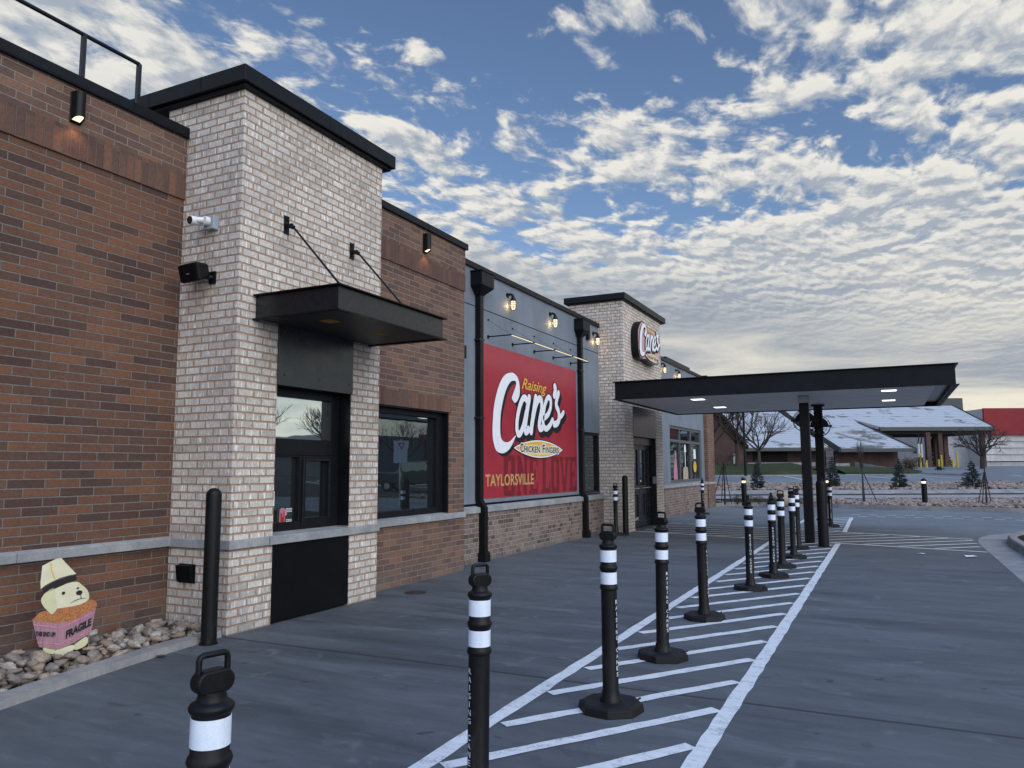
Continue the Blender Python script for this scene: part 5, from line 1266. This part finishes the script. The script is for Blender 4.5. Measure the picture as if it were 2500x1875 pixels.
# store on the right
ST = fthing('retail_store', 'large white store with a red upper wall at the right edge', 'store', 75, 100, 1.3, rz=0)
mb = MB(); a = P((61.7,100,0),(96,101,0),(96,135,0),(61.7,135,0)); mb.prism([(x,y,1.2) for x,y,_ in a], [(x,y,8.9) for x,y,_ in a]); mb.build('wall', M['store_white'], ST)
mb = MB(); mb.prism(*fb(61.6,96.2,99.7,5.45,8.95,.3)); mb.build('red_band', M['store_red'], ST)
mb = MB(); mb.prism(*fb(58,62,104,1.2,8.0,20)); mb.build('side_block', M['store_white'], ST)
mb = MB(); mb.prism(*fb(61,96,99.5,1.9,2.05,.1)); mb.build('rail', M['charcoal'], ST)
mb = MB()
for z in (2.9, 3.75, 4.6): mb.prism(*fb(61.65,96,99.95,z,z+.05,.05))
mb.build('wall_joint', M['store_grey'], ST)
# trees
def bare_tree(lat, dep, z, h, label, seed, spread=.6, up=.1, depth=5, r=.16, lean=(0,0), group=None, forks=4):
    t = fthing('bare_tree', label, 'tree', lat, dep, z, group); rr = random.Random(seed)
    MB().tube([(0,0,-.2),(lean[0]*.3,lean[1]*.3,h*.14),(lean[0],lean[1],h*.26)], [r*1.25,r,r*.8], 8).build('trunk', M['bark'], t, local=True, smooth=True)
    mb = MB()
    for k in range(forks):
        a = 6.28*k/forks+rr.uniform(-.4,.4); d = Vector((math.cos(a)*spread*1.3, math.sin(a)*spread*1.3, .8)).normalized()
        grow(mb, Vector((lean[0],lean[1],h*.25)), d, h*.24, r*.6, depth, rr, spread, up, 5)
    mb.build('crown', M['twig'], t, local=True)
bare_tree(37.9, 62, 1.25, 4.0, 'wide bare tree in front of the white and red store', 5, .75, -.02, 5, .17, group='bare trees across the street')
bare_tree(17.0, 58, 1.6, 6.4, 'bare tree against the brown wing of the bank, behind the building corner', 8, .6, .15, 5, .16, group='bare trees across the street')
bare_tree(19.6, 61, 1.6, 5.2, 'smaller bare tree in front of the snowy roof edge', 14, .6, .15, 5, .12, group='bare trees across the street')
bare_tree(18.3, 57, 1.5, 4.6, 'low spreading bare tree on the lawn below the brown wing', 23, .7, .1, 5, .11, group='bare trees across the street')
bare_tree(16.2, 62, 1.6, 6.6, 'dense bare tree between the building corner and the brown wing', 27, .55, .2, 5, .16, group='bare trees across the street')
bare_tree(15.2, 63, 1.6, 7.2, 'tall bare tree just past the end of the restaurant', 19, .6, .2, 5, .18, group='bare trees across the street')
shrub(29.95, 58, 1.25, .62, .55, 'leaf_brown', 'rounded reddish brown hedge bush in front of the bank', 31, 1300, .1, 'round_bush', 'bush', None, .6)
shrub(28.6, 57, 1.2, .4, .35, 'leaf_brown', 'smaller brown bush left of the rounded hedge bush', 32, 600, .09, 'round_bush', 'bush', None, .5)
shrub(33.3, 60, 1.1, .3, .25, 'leaf_dark', 'small dark bush by the bank driveway', 33, 350, .08, 'round_bush', 'bush')
def conif(lat, dep, z, h, r, label, seed):
    t = fthing('dark_conifer', label, 'conifer', lat, dep, z, 'dark conifers behind the bank'); rr = random.Random(seed); mb = MB()
    MB().tube([(0,0,-.1),(0,0,h*.8)], [.12,.02], 6).build('trunk', M['bark'], t, local=True)
    for k in range(1300):
        f = rr.random()**.8; a = rr.uniform(0,6.28); q = r*(1-f)**.6*math.sqrt(rr.random())*1.1+.05; p = Vector((q*math.cos(a), q*math.sin(a), h*f)); u = Vector((rr.gauss(0,1),rr.gauss(0,1),rr.gauss(.8,1))).normalized()*rr.uniform(.15,.35); v = u.orthogonal().normalized()*.09; mb.add([p-v,p+v,p+u],[(0,1,2)])
    mb.build('crown', M['leaf_dark'], t, local=True)
conif(46.2, 84, 1.3, 3.2, .9, 'dark conifer seen under the bank canopy', 1); conif(48.3, 86, 1.3, 2.2, .7, 'lower dark conifer beside the store wall', 2)
# distant hillside
mb = MB(); nx, ny = 60, 8
for i in range(ny):
    for j in range(nx):
        l = -260+700*j/(nx-1); hh = 7.5+2.4*mnoise.noise(Vector((l*.012,1.3,0)))+1.0*mnoise.noise(Vector((l*.05,4,0))); mb.v.append(FW(l, 190+i*14, 1.3+hh*math.sin(math.pi*.5*min(1, i/5))))
for i in range(ny-1):
    for j in range(nx-1): mb.f.append([i*nx+j, i*nx+j+1, (i+1)*nx+j+1, (i+1)*nx+j]); mb.m.append(0)
tag(mb.build('hills', M['hill'], smooth=True), kind='structure')

# ------------------------------------------------------------------ across the lane on the right (seen in the window panes)
GS = thing('retail_shed', 'long grey shop building with a red entrance block, seen only in the window reflections', 'shop', (52, 50, 0))
MB().box(46, 70, 74, 130, -.1, 5.6).box(46, 60, 25, 58, -.1, 3.2).build('wall', M['store_grey'], GS); MB().box(45.5, 47, 90, 99, -.1, 6.2).build('entrance_block', M['store_red'], GS)
YP = thing('yield_sign', 'white sign with red triangle on a post, seen only in the window reflections', 'road sign', (5.1, 24.6, 0), rz=math.pi+.5)
MB().box(-.03,.03,-.03,.03,0,2.6).build('post', M['galv'], YP, local=True); MB().box(.03,.04,-.3,.3,1.7,2.55).build('plate', M['white_ink'], YP, local=True)
mb = MB(); mb.poly([(.042,-.15,2.48),(.042,.15,2.48),(.042,0,2.2)], 0); mb.poly([(.044,-.09,2.45),(.044,.09,2.45),(.044,0,2.28)], 1); mb.build('triangle', [M['sign_red'], M['white_ink']], YP, local=True)
def vehicle(loc, rz, mat, label, truck):
    t = thing('pickup_truck' if truck else 'parked_car', label, 'truck' if truck else 'car', loc, None, rz)
    pr = [(-2.7,.5),(2.6,.5),(2.65,.95),(2.4,1.1),(1.3,1.18),(.6,1.75),(-.9,1.78),(-1.0,1.15),(-2.7,1.15)] if truck else [(-2.2,.4),(2.2,.4),(2.25,.75),(1.2,.95),(.5,1.4),(-1.0,1.42),(-1.9,1.0),(-2.25,.9)]
    mb = MB(); mb.prism([(x,-.92,z) for x,z in pr], [(x,.92,z) for x,z in pr]); mb.build('body', M[mat], t, bevel=.06, local=True)
    wn = [(-.8,1.2),(1.15,1.2),(.58,1.68),(-.8,1.7)] if truck else [(-1.6,1.0),(1.0,1.0),(.45,1.34),(-.95,1.36)]
    for s in (-.925,.925): MB().poly([(x,s,z) for x,z in wn]).build('window', M['glass'], t, local=True)
    for x in ((-1.75,1.75) if truck else (-1.4,1.4)):
        for s in (-.82,.82):
            mb = MB(); mb.tube([(x,s-.11,.37),(x,s+.11,.37)], .37, 18, 0); mb.tube([(x,s-.12,.37),(x,s+.12,.37)], .2, 12, 1); mb.build('wheel', [M['tyre'], M['galv']], t, local=True)
vehicle((12.5, 37.5, .12), rad(170), 'car_dark', 'dark pickup truck, seen only in the window reflections', True)
vehicle((17.5, 46, .3), rad(170), 'car_blue', 'blue parked car, seen only in the window reflections', False)
for x, y, h, s in ((24,44,7.5,41),(33,66,8,42),(20,30,7,43),(14,14,7,44)):
    t = thing('bare_tree', {41:'bare tree behind the lane, seen in the picture window', 42:'tall bare tree by the grey shop, seen in reflections', 43:'bare tree across the lane, seen in the transom window', 44:'bare tree beside the right hand island, out of the frame'}[s], 'tree', (x,y,0)); rr = random.Random(s)
    MB().tube([(0,0,-.2),(0,0,h*.26)], [.2,.14], 8).build('trunk', M['bark'], t, local=True); mb = MB()
    for k in range(4): a = 1.57*k+rr.random(); grow(mb, Vector((0,0,h*.25)), Vector((math.cos(a)*.7, math.sin(a)*.7, .8)).normalized(), h*.22, .09, 5, rr, .6, .12, 4)
    mb.build('crown', M['twig'], t, local=True)
